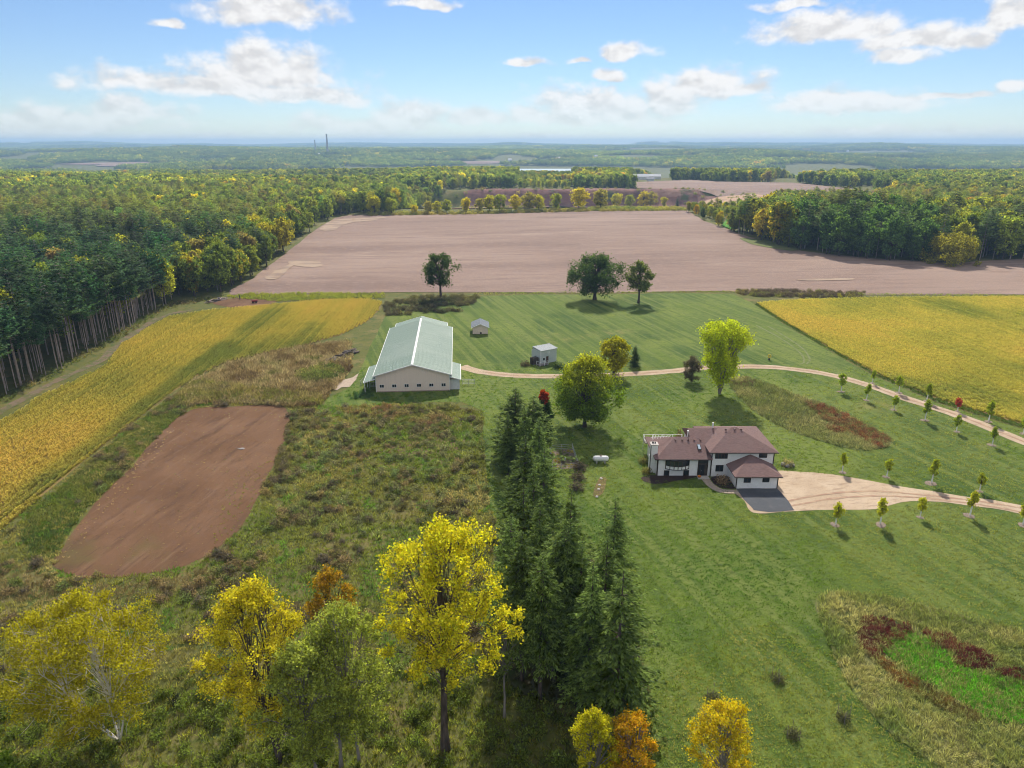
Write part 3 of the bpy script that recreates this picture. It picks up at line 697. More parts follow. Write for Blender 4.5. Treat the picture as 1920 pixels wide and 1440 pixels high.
GREYSIDE = surf('grey_siding', (0.50, 0.55, 0.55), (0.43, 0.48, 0.48), 2, 0.7, .004, 8, stretch=(.2, .2, 5))
CONCRETE = surf('concrete', (0.50, 0.46, 0.42), (0.42, 0.39, 0.36), 2, 0.85)
BLACK = surf('black_metal', (0.02, 0.02, 0.022), (0.03, 0.03, 0.03), 3, 0.5)
GLASS = glass()
STEEL = surf('galvanised_steel', (0.42, 0.43, 0.44), (0.34, 0.35, 0.36), 4, 0.45, metal=.6)

def window(parent, O, x0, x1, z0, z1, y, n=2, frame=TRIM_DARK, w=0.1, name='window'):
    """frame proud of the wall that faces -y, panes set back in it"""
    m = MB(O)
    m.box(x0, x1, y - .07, y + .05, z0, z0 + w).box(x0, x1, y - .07, y + .05, z1 - w, z1)
    m.box(x0, x0 + w, y - .068, y + .05, z0 + w, z1 - w).box(x1 - w, x1, y - .068, y + .05, z0 + w, z1 - w)
    step = (x1 - x0 - w) / n
    for i in range(1, n): m.box(x0 + step * i, x0 + step * i + w, y - .066, y + .05, z0 + w, z1 - w)
    f = m.build(name, frame, parent)
    for i in range(n):
        MB(O).box(x0 + step * i + w, x0 + step * (i + 1), y - .025, y - .015, z0 + w, z1 - w).build('pane', GLASS, f)
    return f
def hip(O, x0, x1, y0, y1, ze, th, ridge):
    """closed hip roof; ridge = two points"""
    m = MB(O); (ax, ay, az), (bx, by, bz) = ridge
    V = [(x0, y0, ze - th), (x1, y0, ze - th), (x1, y1, ze - th), (x0, y1, ze - th), (x0, y0, ze), (x1, y0, ze), (x1, y1, ze), (x0, y1, ze), (ax, ay, az), (bx, by, bz)]
    return m.add(V, [(3, 2, 1, 0), (0, 1, 5, 4), (1, 2, 6, 5), (2, 3, 7, 6), (3, 0, 4, 7), (4, 5, 9, 8), (5, 6, 9), (6, 7, 8, 9), (7, 4, 8)])
def gable_walls(O, x0, x1, y0, y1, ze, zr, z0=0.0):
    xm = (x0 + x1) / 2
    loop = [(x0, z0), (x1, z0), (x1, ze), (xm, zr), (x0, ze)]
    return MB(O).solid([(x, y1, z) for x, z in loop], [(x, y0, z) for x, z in loop])
def roof_slab(O, xe, xr, y0, y1, ze, zr, th):
    """one slope from eave to ridge"""
    q = [(xe, y0, ze), (xr, y0, zr), (xr, y1, zr), (xe, y1, ze)]
    return MB(O).solid([(a, b, c - th) for a, b, c in q] if xe < xr else [(a, b, c - th) for a, b, c in q][::-1], q if xe < xr else q[::-1])

def crop(x, y): return 1140 + x / 4.8, 760 + y / 4.8
def rect(x0, y0, x1, y1, Y):
    a, b = at_y(*crop(x0, y1), Y), at_y(*crop(x1, y0), Y); return a[0], b[0], a[1], b[1]
def build_house():
    O = (38.0, 122.0, 0.05)
    h = thing('house', 'white stucco split-level house with brown hipped roofs and attached garage', 'house', O)
    MB(O).box(27.5, 37.62, 121.2, 131, -.2, 3.6).build('wall', STUCCO, h)
    MB(O).box(37.6, 49.3, 121, 133, -.2, 5.05).build('wall', STUCCO, h)
    MB(O).box(35.0, 37.61, 124.95, 132, 3.0, 5.04).build('wall', STUCCO, h)
    MB(O).box(41.0, 48.55, 116, 121.01, -.2, 2.48).build('garage_wall', STUCCO, h)
    r1 = hip(O, 26.9, 37.7, 120.65, 131.45, 3.75, .2, ((31.6, 126.05, 6.05), (39.6, 126.05, 6.05))).build('roof', SHINGLE, h)
    r2 = hip(O, 36.95, 49.9, 120.45, 133.5, 5.22, .2, ((42.7, 126.9, 7.75), (43.6, 126.9, 7.75))).build('roof', SHINGLE, h)
    m = MB(O); m.add([(34.6, 124.5, 5.0), (41, 124.5, 5.0), (41, 132.6, 5.0), (34.6, 132.6, 5.0), (34.6, 124.5, 5.18), (41, 124.5, 5.18), (41, 132.6, 5.18), (34.6, 132.6, 5.18), (34.6, 128.55, 6.8), (41, 128.55, 6.8)],
                     [(3, 2, 1, 0), (0, 1, 5, 4), (4, 5, 9, 8), (2, 3, 7, 6), (6, 7, 8, 9), (0, 4, 8, 7, 3), (1, 2, 6, 9, 5)]); m.build('roof', SHINGLE, h)
    r3 = hip(O, 40.45, 49.15, 115.45, 121.3, 2.66, .2, ((44.7, 121.0, 4.6), (44.9, 121.0, 4.6))).build('garage_roof', SHINGLE, h)
    # gutters
    m = MB(O).box(26.85, 36.9, 120.55, 120.64, 3.6, 3.72).build('gutter', TRIM_DARK, h)
    MB(O).box(36.9, 49.95, 120.35, 120.44, 5.05, 5.17).build('gutter', TRIM_DARK, h)
    MB(O).box(40.4, 49.2, 115.35, 115.44, 2.5, 2.62).build('gutter', TRIM_DARK, h)
    # corner boards
    for (x0, x1, y0, y1, z1) in [(27.44, 27.68, 121.14, 121.35, 3.55), (37.54, 37.72, 120.94, 121.12, 5.0), (49.18, 49.36, 120.94, 121.1, 5.0), (40.94, 41.1, 115.94, 116.1, 2.45), (48.45, 48.61, 115.94, 116.1, 2.45)]:
        MB(O).box(x0, x1, y0, y1, 0, z1).build('corner_board', TRIM_DARK, h)
    # windows
    x0, x1, z0, z1 = rect(962, 427, 1080, 479, 121); window(h, O, x0, x1, z0, z1, 121, 4)
    x0, x1, z0, z1 = rect(965, 537, 1040, 594, 121); window(h, O, x0, x1, z0, z1, 121, 2)
    x0, x1, z0, z1 = rect(1356, 424, 1436, 471, 121); window(h, O, x0, x1, z0, z1, 121, 2)
    for a in ((1220, 655, 1287, 695), (1388, 651, 1455, 691)):
        x0, x1, z0, z1 = rect(*a, 116); window(h, O, x0, x1, z0, z1, 116, 2)
    for a in ((500, 585, 553, 634), (676, 583, 730, 631)):
        x0, x1, z0, z1 = rect(*a, 121.2); window(h, O, x0, x1, z0, z1, 121.2, 1, w=.13)
    # bow window: six lights over six white panels, curved out from the wall
    bx0, bx1, _, bz1 = rect(515, 485, 733, 580, 121.2); bz0 = rect(515, 485, 733, 578, 120.8)[2]; bzm = rect(515, 485, 733, 545, 120.8)[2]; bz1 = 3.5
    bow = MB(O); n = 6; P = []
    for i in range(n + 1):
        s = i / n * 2 - 1; P.append((bx0 + (bx1 - bx0) * i / n, 121.2 - .75 * (1 - abs(s) ** 2.2) - .05))
    for zz, w in ((bz0 + .05, .1), (bzm, .1), (bz1 - .06, .1)):
        for i in range(n): bow.beam((*P[i], zz), (*P[i + 1], zz), .12, w)
    for i in range(n + 1): bow.beam((*P[i], bz0), (*P[i], bz1), .12)
    b = bow.build('bow_window', TRIM_DARK, h)
    loop = [(bx0, 121.22)] + P + [(bx1, 121.22)]
    MB(O).solid([(x, y, bz0 + .02) for x, y in loop], [(x, y + .02, bz0 + .06) for x, y in loop]).build('base_board', STUCCO, b)
    for i in range(n):
        (xa, ya), (xb, yb) = P[i], P[i + 1]
        for nm, za, zb, mt in (('pane', bzm, bz1, GLASS), ('panel', bz0, bzm, STUCCO)):
            MB(O).add([(xa, ya + .02, za), (xb, yb + .02, za), (xb, yb + .02, zb), (xa, ya + .02, zb), (xa, ya + .04, za), (xb, yb + .04, za), (xb, yb + .04, zb), (xa, ya + .04, zb)],
                      [(0, 1, 2, 3), (7, 6, 5, 4), (0, 4, 5, 1), (1, 5, 6, 2), (2, 6, 7, 3), (3, 7, 4, 0)]).build(nm, mt, b)
    # entry
    ex0, ex1, ez0, ez1 = rect(802, 482, 905, 612, 121.2)
    MB(O).box(ex0, ex1, 121.10, 121.19, .15, 3.5).build('entry_surround', DARKWOOD, h)
    MB(O).box(ex0 + .15, ex1 - .15, 121.06, 121.09, 2.75, 3.3).build('transom', GLASS, h)
    d = MB(O).box(ex0 + .55, ex1 - .65, 121.04, 121.09, .2, 2.45).build('door', surf('door_paint', (.018, .02, .026), None, 2, .4), h)
    MB(O).box(ex0 + .65, ex0 + .7, 120.98, 121.03, 1.15, 1.3).build('handle', STEEL, d)
    MB(O).box(ex0 + .15, ex0 + .5, 121.05, 121.09, .25, 2.45).build('sidelight', GLASS, h)
    MB(O).box(ex0 - .1, ex1 + .15, 119.75, 121.09, -.1, .18).build('stoop', CONCRETE, h)
    # chimney on the left wall
    c = MB(O).box(26.35, 27.49, 122.5, 124.0, -.1, 3.3).box(26.42, 27.7, 122.55, 123.9, 3.3, 5.75).build('chimney', STUCCO, h)
    MB(O).box(26.32, 27.8, 122.45, 124.0, 5.75, 5.92).build('cap', CONCRETE, c)
    MB(O).tube([(26.85, 123.3, 5.92), (26.85, 123.3, 6.25)], .17, 10).tube([(27.25, 123.2, 5.92), (27.25, 123.2, 6.2)], .14, 10).build('flue', BLACK, c)
    MB(O).box(26.31, 26.44, 122.44, 122.56, 0, 5.74).build('trim', TRIM_DARK, c)
    MB(O).box(27.42, 27.47, 125, 126.6, 1.2, 2.6).build('window', GLASS, h)
    # roof fittings
    for x in (31.4, 32.7, 33.8, 35.0, 36.2): MB(O).box(x, x + .32, 125.1, 125.42, 5.60, 5.88).build('roof_vent', SHINGLE, r1)
    f = MB(O).add([(35.4, 122.7, 4.72), (36.05, 122.7, 4.72), (36.05, 124.0, 5.27), (35.4, 124.0, 5.27), (35.4, 122.7, 4.84), (36.05, 122.7, 4.84), (36.05, 124.0, 5.39), (35.4, 124.0, 5.39)],
                  [(3, 2, 1, 0), (4, 5, 6, 7), (0, 1, 5, 4), (1, 2, 6, 5), (2, 3, 7, 6), (3, 0, 4, 7)]).build('skylight', BLACK, r1)
    MB(O).add([(35.5, 122.8, 4.9), (35.95, 122.8, 4.9), (35.95, 123.9, 5.36), (35.5, 123.9, 5.36)], [(0, 1, 2, 3)]).build('pane', glass('skylight_glass', (.35, .42, .48)), f)
    for x in (41.2, 42.9, 44.2): MB(O).box(x, x + .32, 126.0, 126.3, 7.35, 7.68).build('roof_vent', SHINGLE, r2)
    MB(O).tube([(39.6, 128.8, 6.6), (39.6, 128.8, 7.9)], .16, 8).build('white_vent_pipe', WHITE, r2)
    MB(O).tube([(34.2, 126.6, 5.8), (34.2, 126.6, 7.0)], .1, 8).tube([(34.2, 126.6, 7.0), (34.2, 126.6, 7.15)], .18, 8).build('white_vent_pipe', WHITE, r1)
    # antenna above the left roof
    a = MB(O).tube([(27.4, 126.2, 5.2), (27.9, 126.4, 6.2)], .03, 6)
    a.tube([(27.0, 126.3, 5.8), (31.0, 126.5, 6.05)], .035, 6)
    for k, l in enumerate((1.1, .95, .85, .75, .6, .5, .4)):
        x = 27.3 + k * .55; a.tube([(x - .25, 126.3 - l, 5.85 + k * .03), (x + .25, 126.3 + l, 5.85 + k * .03)], .028, 5)
    a.build('antenna', WHITE, h)
    # deck behind the left wing
    d = MB(O).box(27.0, 35.0, 131.46, 133.6, 2.2, 2.4).build('deck', GREYWOOD, h)
    rl = MB(O)
    for z in (2.75, 3.35): rl.beam((27.05, 133.5, z), (34.95, 133.5, z), .05, .06).beam((27.05, 131.5, z), (27.05, 133.5, z), .05, .06)
    rl.build('railing', WHITE, d)
    for x in (27.05, 29.0, 31.0, 33.0, 34.9): MB(O).box(x - .06, x + .06, 133.43, 133.57, 0, 3.4).build('post', WHITE, d)
    MB(O).box(26.9, 27.35, 124.9, 125.9, 0.1, 1.0).build('air_conditioner', STEEL, h)
    # mulch beds and walk
    sheet('mulch_bed', smooth_poly(world_poly([(1201, 898), (1212, 893), (1232, 892), (1306, 891), (1300, 897), (1270, 902), (1236, 908), (1212, 905)]), 4), G_MULCH, 0.12, .8, .1, 41)
    sheet('mulch_bed', smooth_poly(world_poly([(1334, 896), (1355, 892), (1362, 893), (1374, 908), (1377, 917), (1352, 915), (1338, 907)]), 4), G_MULCH, 0.12, .8, .1, 42)
    # flagstone walk, stone by stone
    line = smooth_curve([at(*p) for p in [(1323, 899), (1329, 907), (1340, 916), (1357, 922), (1384, 923)]], 4)
    w = link('walkway', None, None, (line[0][0], line[0][1], 0)); tag(w, kind='structure'); OW = (line[0][0], line[0][1], 0)
    rng = random.Random(4)
    d_ = np.gradient(line, axis=0); d_ /= np.linalg.norm(d_, axis=1)[:, None]; nn = np.column_stack([-d_[:, 1], d_[:, 0]])
    cols = [-.75, -.25, .28, .75]
    for i in range(len(line) - 1):
        for k in range(3):
            def pt(ii, c): return line[ii] + nn[ii] * cols[c]
            q = [pt(i, k), pt(i + 1, k), pt(i + 1, k + 1), pt(i, k + 1)]; cen = sum(q) / 4; q = [cen + (p - cen) * .93 for p in q]; z = .13 + rng.uniform(0, .02)
            MB(OW).solid([(*p, .05) for p in q][::-1], [(*p, z) for p in q][::-1]).build('stone', G_STONE, w)
build_house()

def pumpkin(pos):
    m = MB(); n, r = 20, .3
    for i in range(9):
        ph = math.pi * i / 8
        for k in range(n):
            th = 2 * math.pi * k / n; rr = r * math.sin(ph) * (1 + .1 * abs(math.cos(th * 4))) + .005
            m.v.append((rr * math.cos(th), rr * math.sin(th), .24 - .24 * math.cos(ph) * (1 - .12 * (math.sin(ph) < .5))))
    for i in range(8):
        for k in range(n): m.f.append((i * n + k, i * n + (k + 1) % n, (i + 1) * n + (k + 1) % n, (i + 1) * n + k))
    p = thing('pumpkin', 'orange pumpkin on the front stoop of the house', 'pumpkin', pos)
    m.build('body', surf('pumpkin_skin', (.62, .19, .02), (.5, .14, .015), 4, .5), p, smooth=True)
    MB().tube([(0, 0, .46), (.02, 0, .54), (.06, .02, .6)], [.04, .03, .025], 6).build('stem', DARKWOOD, p)
pumpkin((35.35, 120.2, .23))

def build_barn():
    W, Ln = 18.7, 48.0; O = (0, 0, 0)
    b = thing('riding_barn', 'long tan metal barn with pale green roof and six small front windows', 'barn', (-34.5, 168.7, 0.02), math.radians(4.3))
    ze, zr, ov = 4.45, 7.15, .5; xm = W / 2
    gable_walls(O, 0, W, 0, Ln, ze, zr).build('wall', BARN_WALL, b)
    gable_walls(O, 1.5, W - 1.5, Ln + .01, Ln + 4.6, ze - .1, zr - .25).build('rear_wall', BARN_WALL, b)
    sl = (zr - ze) / xm; e0, zE = -ov, ze - sl * ov + .16
    for nm, y0, y1, inset, dz in (('roof', -.5, Ln + .3, 0, 0), ('rear_roof', Ln + .31, Ln + 5.2, 1.6, -.28)):
        for sgn in (0, 1):
            xe = e0 + inset if sgn == 0 else W - e0 - inset
            zz = zE + sl * inset
            o = roof_slab(O, xe, xm + (-.004 if sgn == 0 else .004), y0, y1, zz + dz, zr + .16 + dz, .14).build(nm, BARN_ROOF, b)
            # standing ribs of the steel sheets
            if nm == 'roof':
                rb = MB(O); y = y0 + .9
                while y < y1 - .3:
                    rb.beam((xe, y, zz + .015), (xm, y, zr + .175), .05, .03); y += .92
                r = rb.build('rib', BARN_ROOF, o); r['kind'] = 'stuff'
            t = MB(O).box(min(xe, xe + (-.12 if sgn == 0 else .12)), max(xe, xe + (-.12 if sgn == 0 else .12)), y0, y1, zz + dz - .16, zz + dz + .03).build('gutter', WHITE, b)
            MB(O).beam((xe, y0 - .05, zz + dz - .06), (xm, y0 - .05, zr + .1 + dz), .09, .26).build('rake_trim', WHITE, b)
            if nm == 'rear_roof': MB(O).beam((xe, y1 + .05, zz + dz - .06), (xm, y1 + .05, zr + .1 + dz), .09, .22).build('rake_trim', WHITE, b)
    rc = MB(O); y = -.5
    while y < Ln + .2:
        rc.add([(xm - .3, y, zr + .19), (xm, y, zr + .32), (xm + .3, y, zr + .19), (xm - .3, y + 1.45, zr + .19), (xm, y + 1.45, zr + .32), (xm + .3, y + 1.45, zr + .19)], [(0, 1, 4, 3), (1, 2, 5, 4), (0, 2, 1), (3, 4, 5), (0, 3, 5, 2)]); y += 1.5
    rc.build('ridge_vent', WHITE, b)
    for x in (-.03, W - .12): MB(O).box(x, x + .15, -.04, .1, 0, ze).build('corner_trim', WHITE, b)
    MB(O).box(.13, W - .13, -.03, .0, 0, .25).build('base_trim', surf('rust_trim', (.42, .30, .25), None, 2, .7), b)
    for i in range(6):
        xc = 1.5 + i * 3.12; w = window(b, O, xc - .56, xc + .56, 1.2, 2.08, 0, 2, WHITE, .06)
    # open lean-to on the left
    l = roof_slab(O, -2.9, -.05, -.9, 12.5, 3.0, 3.85, .12).build('lean_to_roof', BARN_ROOF, b)
    MB(O).beam((-2.95, -.95, 2.93), (-.05, -.95, 3.78), .08, .2).box(-3.02, -2.91, -.9, 12.5, 2.82, 3.02).build('lean_to_trim', WHITE, b)
    for y in (-.6, 4, 8, 12): MB(O).box(-2.75, -2.6, y, y + .15, 0, 2.9).build('post', WHITE, b)
    MB(O).box(-2.8, 0, 12.3, 12.42, 0, 2.9).build('lean_to_wall', BARN_WALL, b)
    # closed lean-to on the right
    roof_slab(O, W + 2.75, W + .05, -.3, 13, 3.05, 3.9, .12).build('lean_to_roof', BARN_ROOF, b)
    MB(O).beam((W + 2.8, -.36, 2.98), (W + .05, -.36, 3.83), .08, .22).box(W + 2.76, W + 2.88, -.3, 13, 2.86, 3.06).build('lean_to_trim', WHITE, b)
    MB(O).box(W + .01, W + 2.5, .9, 12.9, 0, 2.95).build('lean_to_wall', BARN_WALL, b)
    MB(O).box(W + .1, W + 2.45, .78, .88, 0.05, 2.7).build('sliding_door', surf('white_door', (.68, .68, .7), (.62, .62, .64), 1, .5), b)
build_barn()

def pipe_gate(label, pos, rz, L=3.2, n=4, group='gates beside the barn'):
    g = thing('pipe_gate', label, 'gate', pos, rz, group)
    for i in range(n): MB().tube([(0, 0, .4 + i * .35), (L, 0, .4 + i * .35)], .035, 6).build('rail', STEEL, g)
    for x in (0, L / 2, L): MB().tube([(x, 0, -.05), (x, 0, 1.6)], .05, 6).build('post', STEEL, g)
pipe_gate('pipe gate standing off the right side of the tan barn', (*at(867, 722), 0), math.radians(4), 3.2)
pipe_gate('pipe gate outside the open lean-to left of the barn', (*at(676, 724), 0), math.radians(80), 4.0)
pipe_gate('pipe gate inside the open lean-to of the barn', (-36.8, 172, 0), math.radians(6), 2.2)

def build_shed():
    s = thing('garden_shed', 'small tan shed with blue-grey gable roof behind the barn', 'shed', (-13.0, 226.0, 0), math.radians(3)); O = (0, 0, 0)
    gable_walls(O, 0, 5, 0, 7, 2.5, 3.55).build('wall', BARN_WALL, s)
    for xe, xr in ((-.5, 2.498), (5.5, 2.502)): roof_slab(O, xe, xr, -.55, 7.4, 2.42, 3.72, .12).build('roof', SHED_ROOF, s)
    for xe in (-.5, 5.5): MB(O).beam((xe, -.6, 2.32), (2.5, -.6, 3.62), .06, .2).build('rake_trim', WHITE, s)
    MB(O).box(2.4, 2.95, -.04, .0, .1, .75).build('hatch', DARKWOOD, s)
    MB(O).box(-.02, 5.02, -.03, .0, 0, .18).build('base_trim', DARKWOOD, s)
build_shed()
def build_grey_shed():
    a = math.atan2(3.0, 4.6); O = (0, 0, 0)
    s = thing('grey_shed', 'tall grey shed with white trimmed corner and a small porch', 'shed', (8.2, 192.6, 0), a)
    W, D, H_ = 5.6, 4.6, 4.1
    MB(O).solid([(0, 0, 0), (W, 0, 0), (W, D, 0), (0, D, 0)], [(0, 0, 3.3), (W, 0, 3.3), (W, D, 3.3), (0, D, 3.3)]).build('wall', GREYSIDE, s)
    loop = [(0, 0, 3.3), (W, 0, 3.3), (W, D, 3.3), (0, D, 3.3)]; top = [(-.0, 0, 4.0), (W, 0, 4.0), (W, D - 1.0, 4.1), (0, D - 1.0, 4.1)]
    MB(O).solid(loop, top).build('upper_wall', GREYSIDE, s)
    MB(O).solid([(-.2, -.2, 4.0), (W + .2, -.2, 4.0), (W + .2, D - .7, 4.12), (-.2, D - .7, 4.12)], [(-.2, -.2, 4.1), (W + .2, -.2, 4.1), (W + .2, D - .7, 4.5), (-.2, D - .7, 4.5)]).build('roof', surf('grey_roof', (.25, .28, .30), (.21, .235, .25), 2, .7), s)
    MB(O).box(-.05, .08, -.05, .08, 0, 4.0).build('corner_trim', WHITE, s)
    MB(O).box(-.2, W + .2, -.24, -.2, 3.98, 4.1).build('fascia', WHITE, s)
    MB(O).box(1.9, 2.7, -.05, .0, .1, 2.1).build('door', surf('brown_door', (.10, .05, .035), None, 2, .6), s)
    window(s, O, .7, 1.5, 1.0, 1.9, 0, 1, WHITE, .07)
    m = MB(O)
    for dz in (2.75, 3.2): m.tube([(2.9 + .22 * math.cos(t), -.04, dz + .22 * math.sin(t)) for t in np.linspace(0, 6.283, 13)], .05, 5, False)
    m.build('wall_ornament', WHITE, s)
    p = MB(O).box(-1.6, 1.4, -1.9, -.06, .25, .4).build('porch', GREYWOOD, s)
    for x, y in ((-1.5, -1.8), (0, -1.8), (1.3, -1.8), (-1.5, -.2)): MB(O).box(x - .06, x + .06, y - .06, y + .06, 0, 1.4).build('post', WHITE, p)
    MB(O).beam((-1.5, -1.8, 1.35), (1.3, -1.8, 1.35), .08).beam((-1.5, -1.8, .9), (1.3, -1.8, .9), .06).beam((-1.5, -1.8, 1.35), (-1.5, -.2, 1.35), .08).build('railing', WHITE, p)
    MB(O).box(-2.2, -.3, .6, 2.2, 0, 2.0).build('wood_bin', DARKWOOD, s)
build_grey_shed()

# ------------------------------------------------------------------ yard things
def propane_tank():
    p = at(1126, 868); L, r = 2.15, .56
    t = thing('propane_tank', 'white horizontal propane tank on the lawn', 'tank', (*p, 0.05))
    prof = [(-L / 2 - r * .95, .02)] + [(-L / 2 - r * .95 * math.cos(a), r * math.sin(a)) for a in np.linspace(.25, math.pi / 2, 6)]
    prof = prof + [(-x, y) for x, y in prof[::-1]]
    MB().tube([(x, 0, .92) for x, _ in prof], [y for _, y in prof], 20).build('body', WHITE, t, smooth=True)
    MB().tube([(0, 0, 1.46), (0, 0, 1.62), (0, 0, 1.68)], [.2, .2, .1], 12).build('dome_lid', surf('rusty_lid', (.30, .22, .18), None, 4, .7), t)
    for x in (-.8, .8): MB().box(x - .12, x + .12, -.4, .4, 0, .5).build('saddle', CONCRETE, t)
propane_tank()
PALEPOST = surf('pale_post', (.5, .5, .47), (.4, .4, .38), 3, .8)
def garden():
    P = world_poly([(1031, 845), (1073, 842), (1085, 878), (1036, 882)])
    sheet('garden_soil', P, surf('garden_earth', (.22, .17, .12), (.14, .11, .08), 2, .95, .1, 4), .10, 1.0, .15, 51)
    g = thing('garden_fence', 'low wire garden fence with thin posts beside the spruces', 'fence', (float(P[0][0]), float(P[0][1]), 0)); O = (float(P[0][0]), float(P[0][1]), 0)
    D = densify(P, 1.6)
    for p in D: MB(O).tube([(*p, 0), (*p, 1.25)], .055, 5).build('post', PALEPOST, g)
    for z in (.3, .75, 1.15):
        m = MB(O)
        for i in range(len(D)): m.tube([(*D[i], z), (*D[(i + 1) % len(D)], z)], .028, 4, False)
        m.build('wire', STEEL, g)
    b = thing('bucket', 'white bucket among the garden plants', 'bucket', (*at(1058, 864), .1))
    MB().tube([(0, 0, 0), (0, 0, .55)], [.22, .28], 12).build('body', WHITE, b); MB().tube([(0, 0, .56), (0, 0, .6)], [.3, .3], 12).build('lid', WHITE, b)
garden()
def rock(name, label, cat, p, r, mat, seed, group=None):
    rng = np.random.default_rng(seed); m = MB(); n = 8
    for i in range(5):
        ph = math.pi * i / 4
        for k in range(n):
            th = 2 * math.pi * k / n; rr = r * (math.sin(ph) + .02) * rng.uniform(.75, 1.2); m.v.append((rr * math.cos(th), rr * math.sin(th), r * .55 - r * .6 * math.cos(ph)))
    for i in range(4):
        for k in range(n): m.f.append((i * n + k, i * n + (k + 1) % n, (i + 1) * n + (k + 1) % n, (i + 1) * n + k))
    o = m.build(name, mat); o.location = (p[0], p[1], float(hgt(*p)) + .02); return tag(o, label, cat, group)
PALE_ROCK = surf('pale_rock', (.62, .58, .54), (.5, .46, .42), 3, .85)
GREY_ROCK = surf('grey_rock', (.30, .28, .27), (.2, .19, .18), 3, .9)
sheet('flower_bed', smooth_poly(world_poly([(1117, 933), (1112, 925), (1120, 905), (1126, 895), (1136, 897), (1136, 908), (1130, 925)]), 4), G_BARE, .11, .8, .1, 52)
for i, (p, w) in enumerate(zip([(1127, 899), (1124, 911), (1122, 919), (1119, 933)], ['topmost', 'second from the top', 'third from the top', 'lowest'])):
    rock('bed_stone', 'white stone in the narrow flower bed below the propane tank, ' + w, 'stone', at(*p), .3, PALE_ROCK, i, 'white stones in the flower bed')
rock('slab_stone', 'flat white stone lying on the bare dirt arena', 'stone', at(453, 842), .5, GREY_ROCK, 8).scale = (1.5, 1.0, .3)
for i, p in enumerate([(1468, 873), (1476, 876), (1485, 875)]):
    rock('border_rock', 'grey rock edging the grass clump right of the garage, ' + ['left', 'middle', 'right'][i] + ' one', 'rock', at(*p), .55, GREY_ROCK, 20 + i, 'rocks right of the garage')

def log_mesh():
    rng = np.random.default_rng(3); m = MB(); m.tube([(-1, 0, 0), (-.3, .02, .01), (.4, -.02, 0), (1, .01, .0)], [.5, .47, .46, .42], 7)
    return m.build('log', GREYWOOD)
_l = log_mesh(); LOG_ME = _l.data; bpy.data.objects.remove(_l)
LOG_DARK = LOG_ME.copy(); LOG_DARK.materials[0] = surf('dark_log', (.085, .065, .06), (.05, .04, .04), 3, .9)
LOG_PINK = LOG_ME.copy(); LOG_PINK.materials[0] = surf('pale_log', (.42, .33, .30), (.3, .22, .2), 3, .9)
def pile(name, label, cat, a, b, count, width, height, seed, length=2.0, mats=(LOG_ME, LOG_DARK, LOG_DARK, LOG_PINK)):
    rng = random.Random(seed); a, b = np.array(a), np.array(b); rz = math.atan2(*(b - a)[::-1]); L = float(np.linalg.norm(b - a))
    t = thing(name, label, cat, (float(a[0]), float(a[1]), 0), rz)
    for i in range(count):
        o = link('log', rng.choice(mats), t); s = rng.random(); y = rng.uniform(-1, 1); z = height * (1 - abs(y) ** 1.3) * rng.random()
        o.location = (s * L, y * width / 2, .12 + z); o.rotation_euler = (rng.uniform(0, 3), rng.uniform(-.25, .25), rng.gauss(0, .35)); o.scale = (length * rng.uniform(.5, 1.1), rng.uniform(.2, .42), rng.uniform(.2, .42))
pile('timber_pile', 'long dark heap of old timber and logs left of the barn', 'log pile', at(622, 678), at(665, 660), 70, 2.6, 1.4, 5)
pile('log_pile', 'logs and stumps heaped by the burn area at the edge of the woods', 'log pile', at(393, 568), at(420, 561), 26, 2.5, 1.2, 6, 2.4)
def red_cart():
    p = at(478, 568); t = thing('red_cart', 'small red cart in the burn area beyond the yellow field', 'cart', (*p, .1), .2); red = surf('red_paint', (.26, .03, .03), (.18, .02, .02), 2, .5)
    MB().solid([(-1, -.6, .5), (1, -.6, .5), (1, .6, .5), (-1, .6, .5)], [(-1.2, -.75, 1.1), (1.2, -.75, 1.1), (1.2, .75, 1.1), (-1.2, .75, 1.1)]).build('body', red, t)
    for x in (-.6, .6): MB().tube([(x, -.85, .35), (x, -.68, .35)], .35, 12).build('wheel', BLACK, t); MB().tube([(x, .68, .35), (x, .85, .35)], .35, 12).build('wheel', BLACK, t)
    MB().beam((1.1, 0, .6), (2.4, 0, .35), .08).build('drawbar', BLACK, t)
red_cart()
def post_thing():
    p = at(450, 563); t = thing('dark_post', 'lone dark post standing in the burn area', 'post', (*p, 0)); MB().box(-.12, .12, -.12, .12, -.1, 2.2).build('post_shaft', DARKWOOD, t); MB().box(-.16, .16, -.16, .16, 2.2, 2.28).build('cap', DARKWOOD, t)
post_thing()
def ring_marker():
    p = at(1442, 675); t = thing('ring_marker', 'yellow ring on a short black stand beside the farm road', 'marker', (*p, .05)); a = np.linspace(0, 2 * math.pi, 19)
    MB().tube([(.42 * math.cos(x), 0, 1.15 + .42 * math.sin(x)) for x in a], .15, 8, False).build('ring', surf('yellow_paint', (.72, .52, .02), (.65, .45, .02), 3, .5), t)
    MB().tube([(0, 0, 0), (0, 0, .15), (0, 0, .6)], [.35, .3, .08], 10).build('stand', BLACK, t)
ring_marker()

